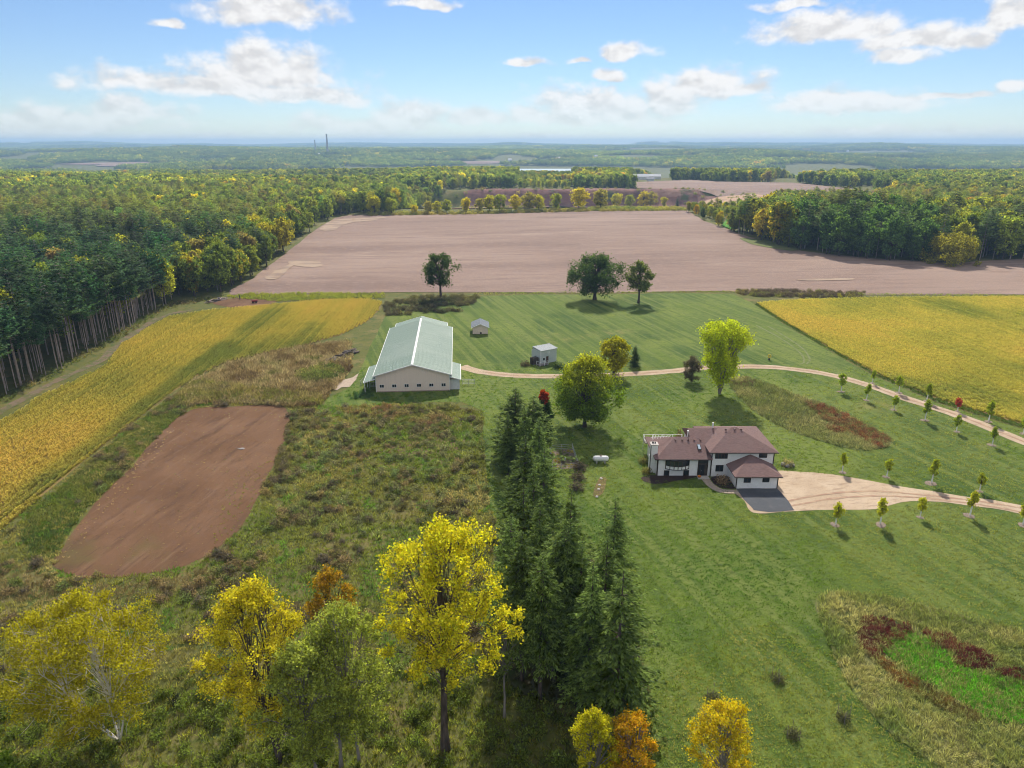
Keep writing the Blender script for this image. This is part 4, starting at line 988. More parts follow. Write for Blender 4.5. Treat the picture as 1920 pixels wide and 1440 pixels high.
def far_building(name, label, cat, pos, rz, W, D, ze, zr, wall, roof, group=None, door=True):
    h = thing(name, label, cat, (float(pos[0]), float(pos[1]), float(hgt(*pos)) + .5), rz, group); O = (0, 0, 0)
    gable_walls(O, -W / 2, W / 2, 0, D, ze, zr, -3).build('wall', wall, h)
    for xe, xr in ((-W / 2 - .5, -.003), (W / 2 + .5, .003)): roof_slab(O, xe, xr, -.6, D + .6, ze - .1, zr + .2, .2).build('roof', roof, h)
    if door: MB(O).box(-1.2, 1.2, -.08, -.01, .2, min(3, ze - .3)).build('door', DARKWOOD, h)
    return h
PW, PR = surf('far_white_wall', (.74, .74, .72), None, .5, .7), surf('white_metal_roof', (.82, .82, .82), (.74, .74, .74), .3, .4)
RW = surf('far_grey_roof', (.33, .33, .35), (.27, .27, .29), .5, .7)
for i, (px, py, rz, W, D, ze, zr, rf, lb) in enumerate([(1215, 337, 1.5, 11, 26, 5, 9, PR, 'long white-roofed barn of the far farm, left one'), (1238, 336, 1.5, 10, 22, 4.5, 8, PR, 'white-roofed shed at the right end of the far farm'),
                                                       (1196, 339, 1.4, 9, 12, 4, 7, RW, 'grey-roofed farmhouse at the left end of the far farm'), (1226, 340, 1.4, 8, 12, 3.5, 6, RW, 'low grey-roofed shed in front of the far farm barns')]):
    far_building('far_barn', lb, 'barn', at(px, py), rz, W, D, ze, zr, PW, rf, 'far farm buildings')
far_building('far_house', 'white-roofed house half hidden by the dark woods right of the field', 'house', at(1402, 423), .5, 9, 13, 4.5, 8, PW, PR)
far_building('far_garage', 'low white garage beside the house in the right woods', 'garage', at(1414, 427), .5, 7, 8, 3, 5, PW, PR, door=True)
for i, (px, py, lb) in enumerate([(597, 293, 'tiny white farmhouse left of the tall chimney stacks'), (385, 292, 'tiny white house in the distance at far left'), (1335, 291, 'tiny pale house on the far wooded slope right of centre'), (1050, 300, 'tiny pale house on the far slope above the river'),
                                  (960, 303, 'tiny white house among trees on the far river bank'), (1120, 296, 'tiny house high on the blue far slope'), (1590, 285, 'tiny pale building on the right horizon')]):
    far_building('distant_house', lb, 'house', at(px, py), .4 * i, 14, 18, 9, 14, PW, PR, 'distant houses')
def stack(label, px, base, top, r0, r1):
    p = at(px, base); z = float(hgt(*p)); h = at_y(px, top, p[1])[1] - z
    c = thing('chimney_stack', label, 'chimney', (*p, z - 2), 0, 'distant chimney stacks')
    MB().tube([(0, 0, 0), (0, 0, h * .5), (0, 0, h)], [r0, (r0 + r1) / 2, r1], 16).build('shaft', surf('stack_concrete', (.36, .36, .38), (.3, .3, .32), .05, .8), c)
    MB().tube([(0, 0, h), (0, 0, h + 3)], [r1 * 1.1, r1 * 1.1], 16).build('rim', BLACK, c)
stack('tall tapering chimney stack on the left horizon', 615, 290, 252, 6.5, 3.6)
stack('shorter thin chimney stack left of the tall one', 592, 287, 263, 4, 2.4)
for px, t_ in ((815, 278), (820, 279), (1368, 275), (1405, 276), (1786, 272)):
    p = at(px, 287); z = float(hgt(*p)); h = at_y(px, t_, p[1])[1] - z
    m = thing('radio_mast', {815: 'thin mast left of centre on the horizon', 820: 'thin mast beside another on the central horizon', 1368: 'thin mast on the horizon right of centre', 1405: 'second thin mast right of centre on the horizon', 1786: 'thin mast on the horizon at far right'}[px], 'mast', (*p, z), 0, 'distant masts')
    MB().tube([(0, 0, 0), (0, 0, h)], [2.2, 1.2], 6).build('shaft', STEEL, m); MB().box(-4, 4, -1, 1, h - 5, h - 3).build('cross_arm', STEEL, m)

# ------------------------------------------------------------------ woods
W2 = world_poly
LEFT_EDGE = [(-300, 930), (-120, 835), (0, 757), (43, 727), (103, 700), (163, 662), (227, 627), (280, 590), (323, 570), (367, 557), (430, 547), (472, 519), (530, 476), (590, 428), (625, 406), (660, 401)]
OPEN = np.vstack([[(-420, -60)], W2(LEFT_EDGE), W2([(735, 401)]), [(-108, 720), (-112, 880), (-85, 1000), (0, 1012), (90, 1015), (175, 1010), (178, 1120), (190, 1160), (300, 1250), (330, 1190), (470, 1190), (450, 1160), (475, 1000), (485, 900), (435, 836), (300, 830), (262, 720)],
                  W2([(1280, 398), (1300, 400), (1325, 411), (1345, 420), (1375, 434), (1412, 447), (1470, 463), (1495, 471), (1560, 479), (1640, 487), (1730, 493), (1850, 489), (1960, 488), (2400, 490)]), [(700, -60)]])
FARM_YARD = W2([(1180, 345), (1260, 343), (1260, 333), (1180, 334)])
CLEARING = W2([(1352, 424), (1372, 431), (1392, 424), (1385, 414), (1362, 413)])
FAR_FIELDS = [W2(p) for p in ([(100, 312.5), (170, 306.5), (275, 303), (285, 308), (210, 313.5)], [(330, 302), (420, 298), (450, 300.5), (370, 305)], [(560, 293), (640, 290.8), (680, 293.4), (600, 295.6)], [(1440, 339), (1530, 334), (1560, 338), (1480, 345)], [(690, 289.4), (760, 287.8), (790, 290.4), (720, 292)])]
RNG = np.random.default_rng(11)
def project(P):
    y = P[:, 1] * math.cos(PITCH) - (P[:, 2] - CAM_H) * math.sin(PITCH); v = P[:, 1] * math.sin(PITCH) + (P[:, 2] - CAM_H) * math.cos(PITCH)
    return 960 + FOC * P[:, 0] / y, 720 - FOC * v / y, y
def woods_points(r0, r1, sp):
    g = np.arange(-r1, r1, sp); x, y = np.meshgrid(g, np.arange(0, r1, sp)); x, y = x.ravel(), y.ravel()
    x = x + RNG.uniform(-.42, .42, x.shape) * sp; y = y + RNG.uniform(-.42, .42, y.shape) * sp
    r = np.hypot(x, y); ok = (r >= r0) & (r < r1) & (np.abs(np.arctan2(x, y)) < math.radians(44)); x, y = x[ok], y[ok]
    ok = ~inside(OPEN, x, y) & ~inside(FARM_YARD, x, y) & ~inside(CLEARING, x, y)
    for p in FAR_FIELDS: ok &= ~inside(p, x, y)
    for (cx, cyy, a, b) in FAR_PLOTS: ok &= ~((np.abs((x - cx) / a) ** 4 + np.abs((y - cyy) / b) ** 4) < 1)
    ok &= (fbm(x, y, 46, 95, 3) > np.where(x > 60, .36, .31)) | (np.hypot(x, y) > 2300) | (y < 300) | ((x > 60) & ((y < 440) | (x < 300) & (y < 680)))       # glades
    x, y = x[ok], y[ok]; z = hgt(x, y); ok = z > -40.5
    return np.column_stack([x, y, z])[ok]
PINES = [conifer(100 + i, 20, 3.5 + .35 * (i % 3), 8.5 + (i % 3) * 1.4, 22, 7, 1.05, .10, .4, .16, .5, .3, 1.6) for i in range(6)] + [conifer(120 + i, 20, 4.0, 3.5, 26, 7, 1.1, .2, .35, .25, .7, .35) for i in range(3)]
BROAD = [broadleaf(200 + i, 15, 5.2, 3.2, ('round', 'oval', 'spread', 'round', 'oval', 'round', 'vase')[i], 46, 3600, .62, .28, 1, clump_r=.25, gap=.4) for i in range(7)]
PINES_FAR = [conifer(140 + i, 20, 3.6, 5, 14, 6, 2.0, .15, .4, .2, .55, .3) for i in range(4)]
BROAD_FAR = [broadleaf(230 + i, 15, 5.4, 2.5, ('round', 'oval', 'spread', 'round')[i], 26, 900, 1.35, .3, clump_r=.3) for i in range(4)]
def canopy(seed, n, rad, leaf, per):
    g = Geo(); rng = np.random.default_rng(seed)
    for k in range(n):
        a, d = rng.uniform(0, 6.283), rad * math.sqrt(rng.random()); c = np.array([d * math.cos(a), d * math.sin(a), 0]); h = rng.uniform(11, 18); cr = rng.uniform(4.5, 7)
        q = unit(rng.normal(size=(per, 3))); q[:, 2] = np.abs(q[:, 2]) * 1.1; P = c + q * (rng.random(per) ** .35)[:, None] * [cr, cr, h * .62] + [0, 0, h * .35]
        L = leaf * rng.uniform(.7, 1.3, per); g.quads(diamonds(P, rng.normal(size=(per, 3)), L, L * .9, rng), np.clip(rng.random(per) * .4 + rng.random() * .6, 0, 1))
    return g
CANOPY = [canopy(300 + i, 7, 15, 2.6, 70) for i in range(4)]
CANOPY_FAR = [canopy(320 + i, 26, 42, 5.5, 40) for i in range(4)]
PINE_ST, BROAD_ST = stock('pine_stock', PINES, [BARK_PINE, NEEDLE]), stock('broadleaf_stock', BROAD, [BARK, LEAF])
PINE_FAR_ST, BROAD_FAR_ST = stock('far_pine_stock', PINES_FAR, [BARK_PINE, NEEDLE]), stock('far_broadleaf_stock', BROAD_FAR, [BARK, LEAF])
CANOPY_ST, CANOPY_FAR_ST = stock('canopy_stock', CANOPY, [BARK, LEAF]), stock('far_canopy_stock', CANOPY_FAR, [BARK, LEAF])
PAL = np.array([(.078, .125, .030), (.108, .150, .030), (.165, .195, .032), (.25, .25, .032), (.42, .35, .026), (.36, .22, .03), (.24, .175, .075), (.19, .16, .075)])
def broad_tint(P, rng, w):
    """leaf colours of an autumn wood: neighbours of a kind stand together"""
    n = len(P); u = np.clip(.62 * fbm(P[:, 0], P[:, 1], 60, 91) / .9 + .5 * rng.random(n) - .06, 0, .999)
    cum = np.cumsum(w) / np.sum(w); k = np.searchsorted(cum, u); a = PAL[np.minimum(k, 7)]; a = a * rng.normal(1, .14, (n, 1))
    return np.clip(a, .005, .8), np.clip(a * rng.uniform(1.0, 1.7, (n, 1)) + rng.uniform(0, .05, (n, 1)) * [1, .8, .05], .005, .8)
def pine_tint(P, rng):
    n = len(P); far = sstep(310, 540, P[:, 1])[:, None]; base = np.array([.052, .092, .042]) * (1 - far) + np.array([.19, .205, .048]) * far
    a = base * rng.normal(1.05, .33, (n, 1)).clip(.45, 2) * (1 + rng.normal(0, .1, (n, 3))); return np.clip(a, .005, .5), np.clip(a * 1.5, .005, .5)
A = woods_points(0, 950, 6.4)
EDGE_LINE = densify(W2(LEFT_EDGE[1:9]), 2.3, closed=False); _d = np.gradient(EDGE_LINE, axis=0); _d /= np.linalg.norm(_d, axis=1)[:, None]      # planted rows at the plantation's edge
E_ = np.vstack([EDGE_LINE + np.column_stack([-_d[:, 1], _d[:, 0]]) * RNG.uniform(lo, hi, (len(EDGE_LINE), 1)) + RNG.normal(0, .5, EDGE_LINE.shape) for lo, hi in ((.5, 3), (4, 8))])
A = np.vstack([A, np.column_stack([E_, hgt(E_[:, 0], E_[:, 1])])]); planted = np.arange(len(A)) >= len(A) - len(E_)
ax, ay, ad = project(A)
left_near = (A[:, 0] < -60) & (A[:, 1] < 560); left_mid = (A[:, 0] < -40) & ~left_near
fr = np.where(left_near, .80, np.where(left_mid, .42, .26)); fr = np.clip(fr + .5 * (fbm(A[:, 0], A[:, 1], 70, 55) - .5), 0, 1)
edge_broad = left_near & (ax > 335) & (RNG.random(len(A)) < .85) & (np.abs(A[:, 0] - np.interp(A[:, 1], *W2(LEFT_EDGE[8:])[:, ::-1].T)) < 28)
is_pine = ((RNG.random(len(A)) < fr) & ~edge_broad) | planted
hh = RNG.uniform(.70, 1.20, len(A)) * (.72 + .56 * fbm(A[:, 0], A[:, 1], 75, 97, 3)) * np.where(left_near, 1.02, 1.0) * np.where(A[:, 1] > 560, .9, 1) * np.where(A[:, 0] > 60, np.where(A[:, 1] < 520, 1.25, np.where(ax < 1640, .62, .85)), 1) * np.where(is_pine, 1, 1.12)
W_MID = np.array([3, 4, 4, 2.4, 1.4, .6, .9, .9])
tb1, tb2 = broad_tint(A, RNG, W_MID); lm = left_mid[:, None]; tb1, tb2 = np.where(lm, tb1 * 1.2, tb1), np.where(lm, tb2 * 1.2, tb2); tp1, tp2 = pine_tint(A, RNG)
rt = (A[:, 0] > 60) & (RNG.random(len(A)) < .55); rc = np.array([(.20, .22, .032), (.30, .27, .03), (.14, .17, .03), (.24, .18, .07), (.40, .31, .03)])[RNG.choice(5, rt.sum(), p=[.34, .22, .24, .12, .08])]; tb1[rt] = rc * RNG.normal(1, .12, (rt.sum(), 1)); tb2[rt] = tb1[rt] * 1.4
front_dark = (ax > 1480) & (ax < 1740) & (ay > 440) & (A[:, 0] > 0)
tb1[front_dark] = tints((.075, .125, .032), RNG, front_dark.sum(), .1); tb2[front_dark] = tb1[front_dark] * 1.5
eb = edge_broad; mixc = RNG.choice(4, eb.sum(), p=[.4, .3, .2, .1]); tb1[eb] = np.array([(.12, .15, .03), (.19, .21, .03), (.31, .27, .03), (.21, .17, .06)])[mixc] * RNG.normal(1, .12, (eb.sum(), 1)); tb2[eb] = tb1[eb] * 1.5
inframe = (ax > -30) & (ax < 1950)
size = 20 / ad * inframe
pidx, bidx = RNG.integers(0, len(PINES), len(A)), RNG.integers(0, len(BROAD), len(A)); rot = RNG.uniform(0, 6.283, len(A))
W_edge = np.abs(A[:, 0] - np.interp(A[:, 1], *W2(LEFT_EDGE)[:, ::-1].T))
pidx = np.where(left_near & (RNG.random(len(A)) < .85), pidx % 6, pidx)
EDGE_W = W2(LEFT_EDGE)
pidx = np.where(left_near & (W_edge < 15), np.where(pidx % 2 == 0, 2, 5), pidx)
single = np.zeros(len(A), bool)
for kind in (True, False):
    ids = np.where(is_pine == kind)[0]; single[ids[np.argsort(-size[ids])[:290]]] = True
PINE_ME = [meshes(g, 'pine', BARK_PINE, NEEDLE, i) for i, g in enumerate(PINES)]; BROAD_ME = [meshes(g, 'broadleaf', BARK, LEAF, i) for i, g in enumerate(BROAD)]
for i in np.where(single)[0]:
    lft = A[i, 0] < 0
    edge_d = abs(A[i, 0] - np.interp(A[i, 1], *EDGE_W[:, ::-1].T)) if lft else 99
    c_ = tb1[i]; hue = 'golden' if c_[0] > c_[1] * 1.15 and c_[0] > .2 else 'brownish' if c_[0] > c_[1] * 1.1 else 'yellow-green' if c_[0] > c_[1] * .9 else 'green'
    far_ = 'beside the tilled field' if A[i, 1] > 300 else 'beside the yellow soybeans'
    if is_pine[i]:
        lb = ('tall pine with bare trunk at the edge of the left woods, ' if edge_d < 9 else 'dark pine behind the front trunks of the left woods, ') + far_ if lft else 'dark pine in the woods right of the tilled field'
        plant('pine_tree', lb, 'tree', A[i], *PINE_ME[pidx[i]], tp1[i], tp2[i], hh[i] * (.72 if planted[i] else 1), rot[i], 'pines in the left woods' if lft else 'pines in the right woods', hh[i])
    else:
        lb = hue + ' broadleaf tree in the left woods, ' + far_ if lft else hue + (' broadleaf tree at the front of the right woods' if A[i, 1] < 430 else ' broadleaf tree deeper in the right woods')
        plant('woodland_tree', lb, 'tree', A[i], *BROAD_ME[bidx[i]], tb1[i], tb2[i], hh[i], rot[i], 'broadleaf trees in the left woods' if lft else 'broadleaf trees in the right woods')
r_ = ~single
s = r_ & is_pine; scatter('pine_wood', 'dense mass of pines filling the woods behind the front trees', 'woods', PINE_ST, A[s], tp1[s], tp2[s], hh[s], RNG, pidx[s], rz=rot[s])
s = r_ & ~is_pine; scatter('mixed_wood', 'mass of green and yellow broadleaf trees deeper in the woods', 'woods', BROAD_ST, A[s], tb1[s], tb2[s], hh[s], RNG, bidx[s], rz=rot[s])
B = woods_points(950, 2300, 10.0)
pb = RNG.random(len(B)) < np.clip(.22 + .9 * (fbm(B[:, 0], B[:, 1], 160, 57) - .5), .02, .8)
t1, t2 = broad_tint(B, RNG, W_MID); st_ = (.6 + .8 * fbm(B[:, 0], B[:, 1], 260, 85, 3))[:, None]; t1, t2 = t1 * st_, t2 * st_; bpx = project(B)[0]; low_ = np.where((bpx > 970) & (bpx < 1075), .62, 1.0); q1, q2 = pine_tint(B, RNG)
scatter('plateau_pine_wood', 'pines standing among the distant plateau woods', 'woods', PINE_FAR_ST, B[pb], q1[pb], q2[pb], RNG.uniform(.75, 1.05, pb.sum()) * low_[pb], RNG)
scatter('plateau_wood', 'distant autumn woods on the plateau behind the fields', 'woods', BROAD_FAR_ST, B[~pb], t1[~pb], t2[~pb], RNG.uniform(.85, 1.35, (~pb).sum()) * low_[~pb], RNG)
Cc = woods_points(2300, 5600, 25.0); gaps = fbm(Cc[:, 0], Cc[:, 1], 420, 61) < .60; Cc = Cc[gaps]
t1, t2 = broad_tint(Cc, RNG, np.array([4, 4, 3, 1.5, .5, .3, .6, .6])); st_ = (.45 + 1.0 * fbm(Cc[:, 0], Cc[:, 1], 520, 81, 3))[:, None]; t1, t2 = t1 * st_, t2 * st_
scatter('valley_wood', 'hazy woods over the far side of the river valley', 'woods', CANOPY_ST, Cc, t1, t2, RNG.uniform(.9, 1.3, len(Cc)), RNG)
Dd = woods_points(5600, 15600, 78.0); gaps = fbm(Dd[:, 0], Dd[:, 1], 1100, 63) < .60; Dd = Dd[gaps]
t1, t2 = broad_tint(Dd, RNG, np.array([4, 4, 3, 1.2, .3, .2, .5, .5])); st_ = (.4 + 1.0 * fbm(Dd[:, 0], Dd[:, 1], 1500, 83, 3))[:, None]; t1, t2 = t1 * st_, t2 * st_
scatter('horizon_wood', 'blue wooded hills along the horizon', 'woods', CANOPY_FAR_ST, Dd, t1, t2, RNG.uniform(.9, 1.4, len(Dd)), RNG)
print('woods', len(A), len(B), len(Cc), len(Dd))

sheet('clearing_lawn', CLEARING, G_WET, .6, 8, 1, 61)
# ------------------------------------------------------------------ single trees
def top_at(px, py, H): d = cam_ray(px, py); t = (H - CAM_H) / d[2]; return d[0] * t, d[1] * t
def own_tree(name, label, g, pos, tint, tint2, wood=BARK, fol=LEAF, rz=0.0, group=None, seed=0, cat='tree'):
    return plant(name, label, cat, pos, *meshes(g, name, wood, fol, seed), tint, tint2, 1.0, rz, group)
b = (835, 1405); H = rise(b, 972)
own_tree('cottonwood_tree', 'tall bright yellow tree with single dark trunk at lower centre', broadleaf(1, H, 7.1, H * .38, 'oval', 120, 32000, .235, .42, 1, (.012, 0), clump_r=.13, limb=.36, gap=.25, bare=.05, ragged=.75), at(*b), (.43, .46, .03), (.60, .46, .018))
b = (225, 1390); H = rise(b, 1125)
own_tree('birch_tree', 'multi-stemmed white birch with thin olive-yellow leaves at lower left', broadleaf(2, H, 8.0, H * .26, 'spread', 130, 52000, .19, .22, 5, (-.15, -.02), splay=.30, clump_r=.16, limb=.6, bare=.16, droop=.1, gap=.4), at(*b), (.29, .27, .018), (.38, .32, .016), BARK_WHITE)
b = (525, 1428); H = rise(b, 1088)
own_tree('aspen_tree', 'golden yellow aspen with two dark stems between the birch and the green aspens', broadleaf(3, H, 5.9, H * .28, 'oval', 100, 36000, .195, .3, 2, (-.05, 0), splay=.06, clump_r=.16, limb=.45, bare=.12, ragged=.7), at(*b), (.40, .39, .03), (.54, .41, .02))
for k, (bb, tp, cr, lb) in enumerate([((600, 1470), 1205, 4.6, 'grey-green aspen at the bottom edge below the golden one'), ((674, 1428), 1130, 5.2, 'green aspen with twin thin trunks left of the tall yellow tree'), ((640, 1440), 1180, 4.2, 'smaller green aspen just left of the twin-trunked one')]):
    H = rise(bb, tp); own_tree('green_aspen_tree', lb, broadleaf(4 + k, H, cr, H * .26, 'oval', 80, 24000, .2, .2, 1 + (k == 1), (-.04, 0), splay=.05, clump_r=.18, limb=.7, bare=.15, ragged=.6), at(*bb), (.22, .27, .07), (.36, .37, .06), GREYWOOD)
bb = (632, 1215); H = rise(bb, 1060); own_tree('orange_bush_tree', 'rusty olive small tree behind the green aspens', broadleaf(9, H, 3.4, H * .2, 'round', 45, 9000, .24, .16, 3, splay=.12, bare=.2), at(*bb), (.22, .18, .022), (.46, .24, .015))
bb = (946, 1345); H = rise(bb, 1150); own_tree('slim_birch_tree', 'slim pale-stemmed tree with sparse leaves beside the spruces', broadleaf(10, H, 2.0, H * .45, 'oval', 26, 2600, .25, .14, 1, bare=.3, limb=1.2), at(*bb), (.12, .17, .05), (.18, .21, .05), GREYWOOD)
for k, (bb, tp, cr, c1, c2, lb) in enumerate([((1108, 1500), 1322, 2.5, (.40, .42, .02), (.54, .44, .016), 'yellow-green small tree at the bottom edge left of the orange one'), ((1178, 1512), 1332, 2.6, (.50, .40, .02), (.58, .27, .015), 'orange small tree at the bottom edge below the spruces'),
                                              ((1345, 1508), 1310, 3.5, (.46, .44, .022), (.58, .38, .016), 'yellow small tree with orange flecks at the bottom edge on rough grass')]):
    H = rise(bb, tp); own_tree('autumn_tree', lb, broadleaf(12 + k, H, cr, H * .22, 'round', 64, 19000, .165, .16, 2, splay=.08, bare=.15, clump_r=.2), at(*bb), c1, c2, GREYWOOD)
bb = (5, 1500); own_tree('green_bush', 'bright green bush in the bottom left corner', broadleaf(16, 5.5, 3.2, .4, 'dome', 36, 7000, .2, .1, 4, splay=.15), at(*bb), (.085, .13, .02), (.12, .17, .03), cat='bush')
# spruces
SPR = [conifer(500 + i, 18, 3.3 + .3 * (i % 3), (1.0, 1.4, 6.5, 2.2, .8, 2.8)[i], (40, 34, 36, 44, 38, 30)[i], 9, (.56, .6, .55, .52, .58, .6)[i], (.42, .34, .5, .38, .30, .45)[i], (.2, .3, .28, .22, .26, .36)[i], .24, (.8, .72, .75, .9, .7, .74)[i], .28, 2.0) for i in range(6)]
SPR_ME = [meshes(g, 'spruce', BARK, NEEDLE, i) for i, g in enumerate(SPR)]
for k, (px, py, H, pr, ws, lb) in enumerate([(966, 727, 15, 0, 1.15, 'back left spruce of the group near the barn lawn'), (1000, 740, 15, 1, 1.15, 'spruce just right of the back left one, beside the red-tipped tree'),
        (985, 815, 17, 0, .95, 'spruce left of the fenced garden'), (1021, 838, 16, 1, .85, 'spruce touching the garden fence'), (982, 904, 18, 1, .95, 'spruce in the middle of the row, left side'), (1013, 931, 18, 0, .9, 'spruce in the middle of the row, right of the left one'),
        (1072, 915, 17, 3, .8, 'spruce below the dark shrub row'), (1155, 931, 18, 1, .95, 'right rear spruce standing on the lawn edge'), (980, 997, 20, 2, .8, 'front left spruce with a long bare trunk'), (1066, 972, 20, 2, 1.0, 'tall centre spruce with a bare trunk'),
        (1017, 1040, 19, 2, .8, 'front spruce between the two bare-trunked ones'), (1113, 1050, 19, 3, .95, 'front right spruce, left of the outermost'), (1170, 1066, 20, 1, 1.0, 'outermost front right spruce, nearest the lawn'), (1040, 1085, 14, 2, .7, 'short young spruce low in the front of the row'), (1001, 868, 16, 0, .9, 'spruce between the garden and the middle of the row'), (958, 962, 17, 3, .85, 'left outer spruce behind the tall yellow tree'), (1043, 1003, 18, 1, .85, 'inner spruce left of the tall centre one'),
        (1092, 1012, 18, 0, .85, 'inner spruce right of the tall centre one'), (1140, 1003, 18, 3, .9, 'spruce right of centre behind the outermost front one'), (1012, 780, 14, 1, .95, 'back right spruce under the red-tipped tree'), (952, 772, 13, 4 - 1, .95, 'back outer left spruce at the lawn edge'), (984, 764, 14, 0, .95, 'back inner spruce between the two rearmost')]):
    p = top_at(px, py, H); plant('spruce_tree', lb, 'tree', p, *SPR_ME[{0: 0, 1: 1, 2: 2, 3: 3}[pr] if k % 3 else {0: 4, 1: 5, 2: 2, 3: 4}[pr]], *( (np.array(DARK) * f, np.array(PINE) * f * 1.25) for f in [(.95, 1.25, 1.05, 1.4)[k % 4] * (1.25 if k > 9 else 1)] for _ in (0,)).__next__(), (1.6 if k < 4 else 1.18) * ws * H / 18, k * 1.3, 'spruces in the row left of the house', H / 18)
# yard trees
b = (1096, 801); H = rise(b, 673)
own_tree('maple_tree', 'big round green maple with yellowing top by the farm road', broadleaf(20, H, 8.6, H * .17, 'round', 140, 30000, .34, .4, 1, clump_r=.19, lv_top=1.0, droop=.05, gap=.45), at(*b), (.125, .185, .022), (.48, .43, .02))
b = (1150, 703); H = rise(b, 632); own_tree('yellow_maple_tree', 'yellow-green rounded tree across the farm road behind the big maple', broadleaf(21, H, 5.1, H * .15, 'round', 70, 12000, .36, .3, 1, clump_r=.22), at(*b), (.24, .25, .018), (.42, .35, .015))
p = top_at(1192, 646, 6.5); plant('dark_spruce_tree', 'small dark spruce behind the yellow-green maple', 'tree', p, *SPR_ME[0], np.array(DARK) * .9, np.array(DARK) * 1.4, .62, .4, None, 6.5 / 18)
b = (1296, 716); H = rise(b, 668); own_tree('plum_tree', 'small purple-grey tree left of the tall lime-green tree', broadleaf(23, H, 3.0, .9, 'round', 60, 7000, .22, .14, 1, bare=.1, gap=.4), at(*b), (.10, .085, .075), (.14, .115, .085))
b = (1349, 738); H = rise(b, 600); own_tree('lime_tree', 'tall lime-green vase-shaped tree with many stems by the road bend', broadleaf(24, H, 7.9, H * .20, 'vase', 130, 26000, .34, .6, 7, splay=.16, clump_r=.19, limb=.5), at(*b), (.34, .40, .02), (.46, .48, .022), GREYWOOD)
for k, (bb, tp, cr, sh, lb, lean) in enumerate([((827, 561), 477, 8.6, 'spread', 'leftmost field-edge oak with a leaning trunk behind the barn', (-.03, 0)), ((1115, 562), 479, 12.8, 'round', 'large dark oak in the middle of the field edge', (0, 0)), ((1197, 568), 491, 6.8, 'round', 'smaller oak right of the large field-edge oak', (.02, 0))]):
    H = rise(bb, tp); own_tree('oak_tree', lb, broadleaf(30 + k, H, cr, H * (.36, .2, .33)[k], sh, (42, 80, 38)[k], (7000, 15000, 5200)[k], .55, (.55, .7, .45)[k], 1, lean, clump_r=(.24, .2, .25)[k], limb=1.1, gap=.3), at(*bb), ((.050, .080, .026), (.056, .094, .034), (.10, .13, .042))[k], ((.07, .105, .03), (.08, .12, .036), (.14, .16, .045))[k], group='oaks along the near edge of the tilled field')
p = top_at(1021, 733, 13.5); own_tree('red_tipped_tree', 'dark green tree with a scarlet top among the spruces', broadleaf(40, 12.5, 2.6, 1.5, 'oval', 50, 8000, .3, .2, 1), p, (.030, .06, .02), (.05, .085, .02))
own_tree('scarlet_tree', 'scarlet maple crown showing beside the back spruces', broadleaf(41, 13.3, 1.5, 11.0, 'round', 22, 2200, .28, .14, 1, gap=.5), (p[0] - .1, p[1] + .5), (.26, .03, .015), (.36, .07, .02))

# hedgerow along the far edge of the tilled field
ORD = ['first', 'second', 'third', 'fourth', 'fifth', 'sixth', 'seventh', 'eighth', 'ninth', 'tenth', 'eleventh', 'twelfth', 'thirteenth', 'fourteenth', 'fifteenth', 'sixteenth', 'seventeenth', 'eighteenth', 'nineteenth', 'twentieth', 'twenty-first', 'twenty-second', 'twenty-third']
HEDGE = [(702, 402, 27), (734, 402, 24), (777, 402, 14), (804, 401, 19), (820, 400, 18), (838, 400, 20), (873, 399, 22), (899, 398, 20), (918, 398, 25), (937, 398, 26), (967, 397, 25), (992, 396, 27), (1010, 396, 24), (1042, 395, 25), (1085, 393, 31), (1126, 392, 29), (1156, 391, 22), (1180, 391, 20), (1206, 390, 24), (1220, 390, 24), (1244, 390, 16)]
for k, (px, py, hp) in enumerate(HEDGE):
    P = at(px, py); H = rise((px, py), py - hp); c = [(.36, .33, .022), (.25, .26, .024), (.42, .35, .022), (.29, .25, .055)][k % 4]
    plant('hedgerow_tree', '%s tree from the left in the row along the far edge of the tilled field' % ORD[k], 'tree', P, *BROAD_ME[k % 7], c, np.array(c) * 1.5, H / 15 * (2.1 if k in (15, 11, 14) else 1.75), k * 1.7, 'tree row along the far field edge', H / 15 * 1.32)
P = at(1269, 391); H = rise((1269, 391), 369); plant('hedgerow_spruce', 'lone dark conifer at the right end of the far tree row', 'tree', P, *SPR_ME[0], np.array(DARK) * 1.2, np.array(PINE), H / 13, 0, None, H / 18)
bb = (1780, 494); H = rise(bb, 438); own_tree('willow_bush_tree', 'broad rounded yellow-green tree standing in front of the right woods', broadleaf(45, H, 15.5, .8, 'dome', 110, 14000, .7, .5, 3, splay=.1, clump_r=.16), at(*bb), (.25, .235, .035), (.34, .29, .035))
for k, (px, py, w, c) in enumerate([(1305, 404, 'leftmost', (.36, .24, .02)), (1318, 411, 'second', (.06, .085, .025)), (1347, 424, 'third, yellow', (.24, .2, .02)), (1377, 434, 'rightmost', (.17, .17, .02))]):
    plant('field_edge_tree', 'small tree at the corner of the right woods, %s of four' % w, 'tree', at(px, py), *BROAD_ME[k], c, np.array(c) * 1.5, .62, k, 'small trees at the corner of the right woods')
bb = (366, 556); H = rise(bb, 480); own_tree('poplar_tree', 'narrow yellow tree at the corner of the left woods', broadleaf(46, H, 3.0, H * .12, 'oval', 40, 7000, .4, .22, 1), at(*bb), (.26, .20, .02), (.36, .26, .02))

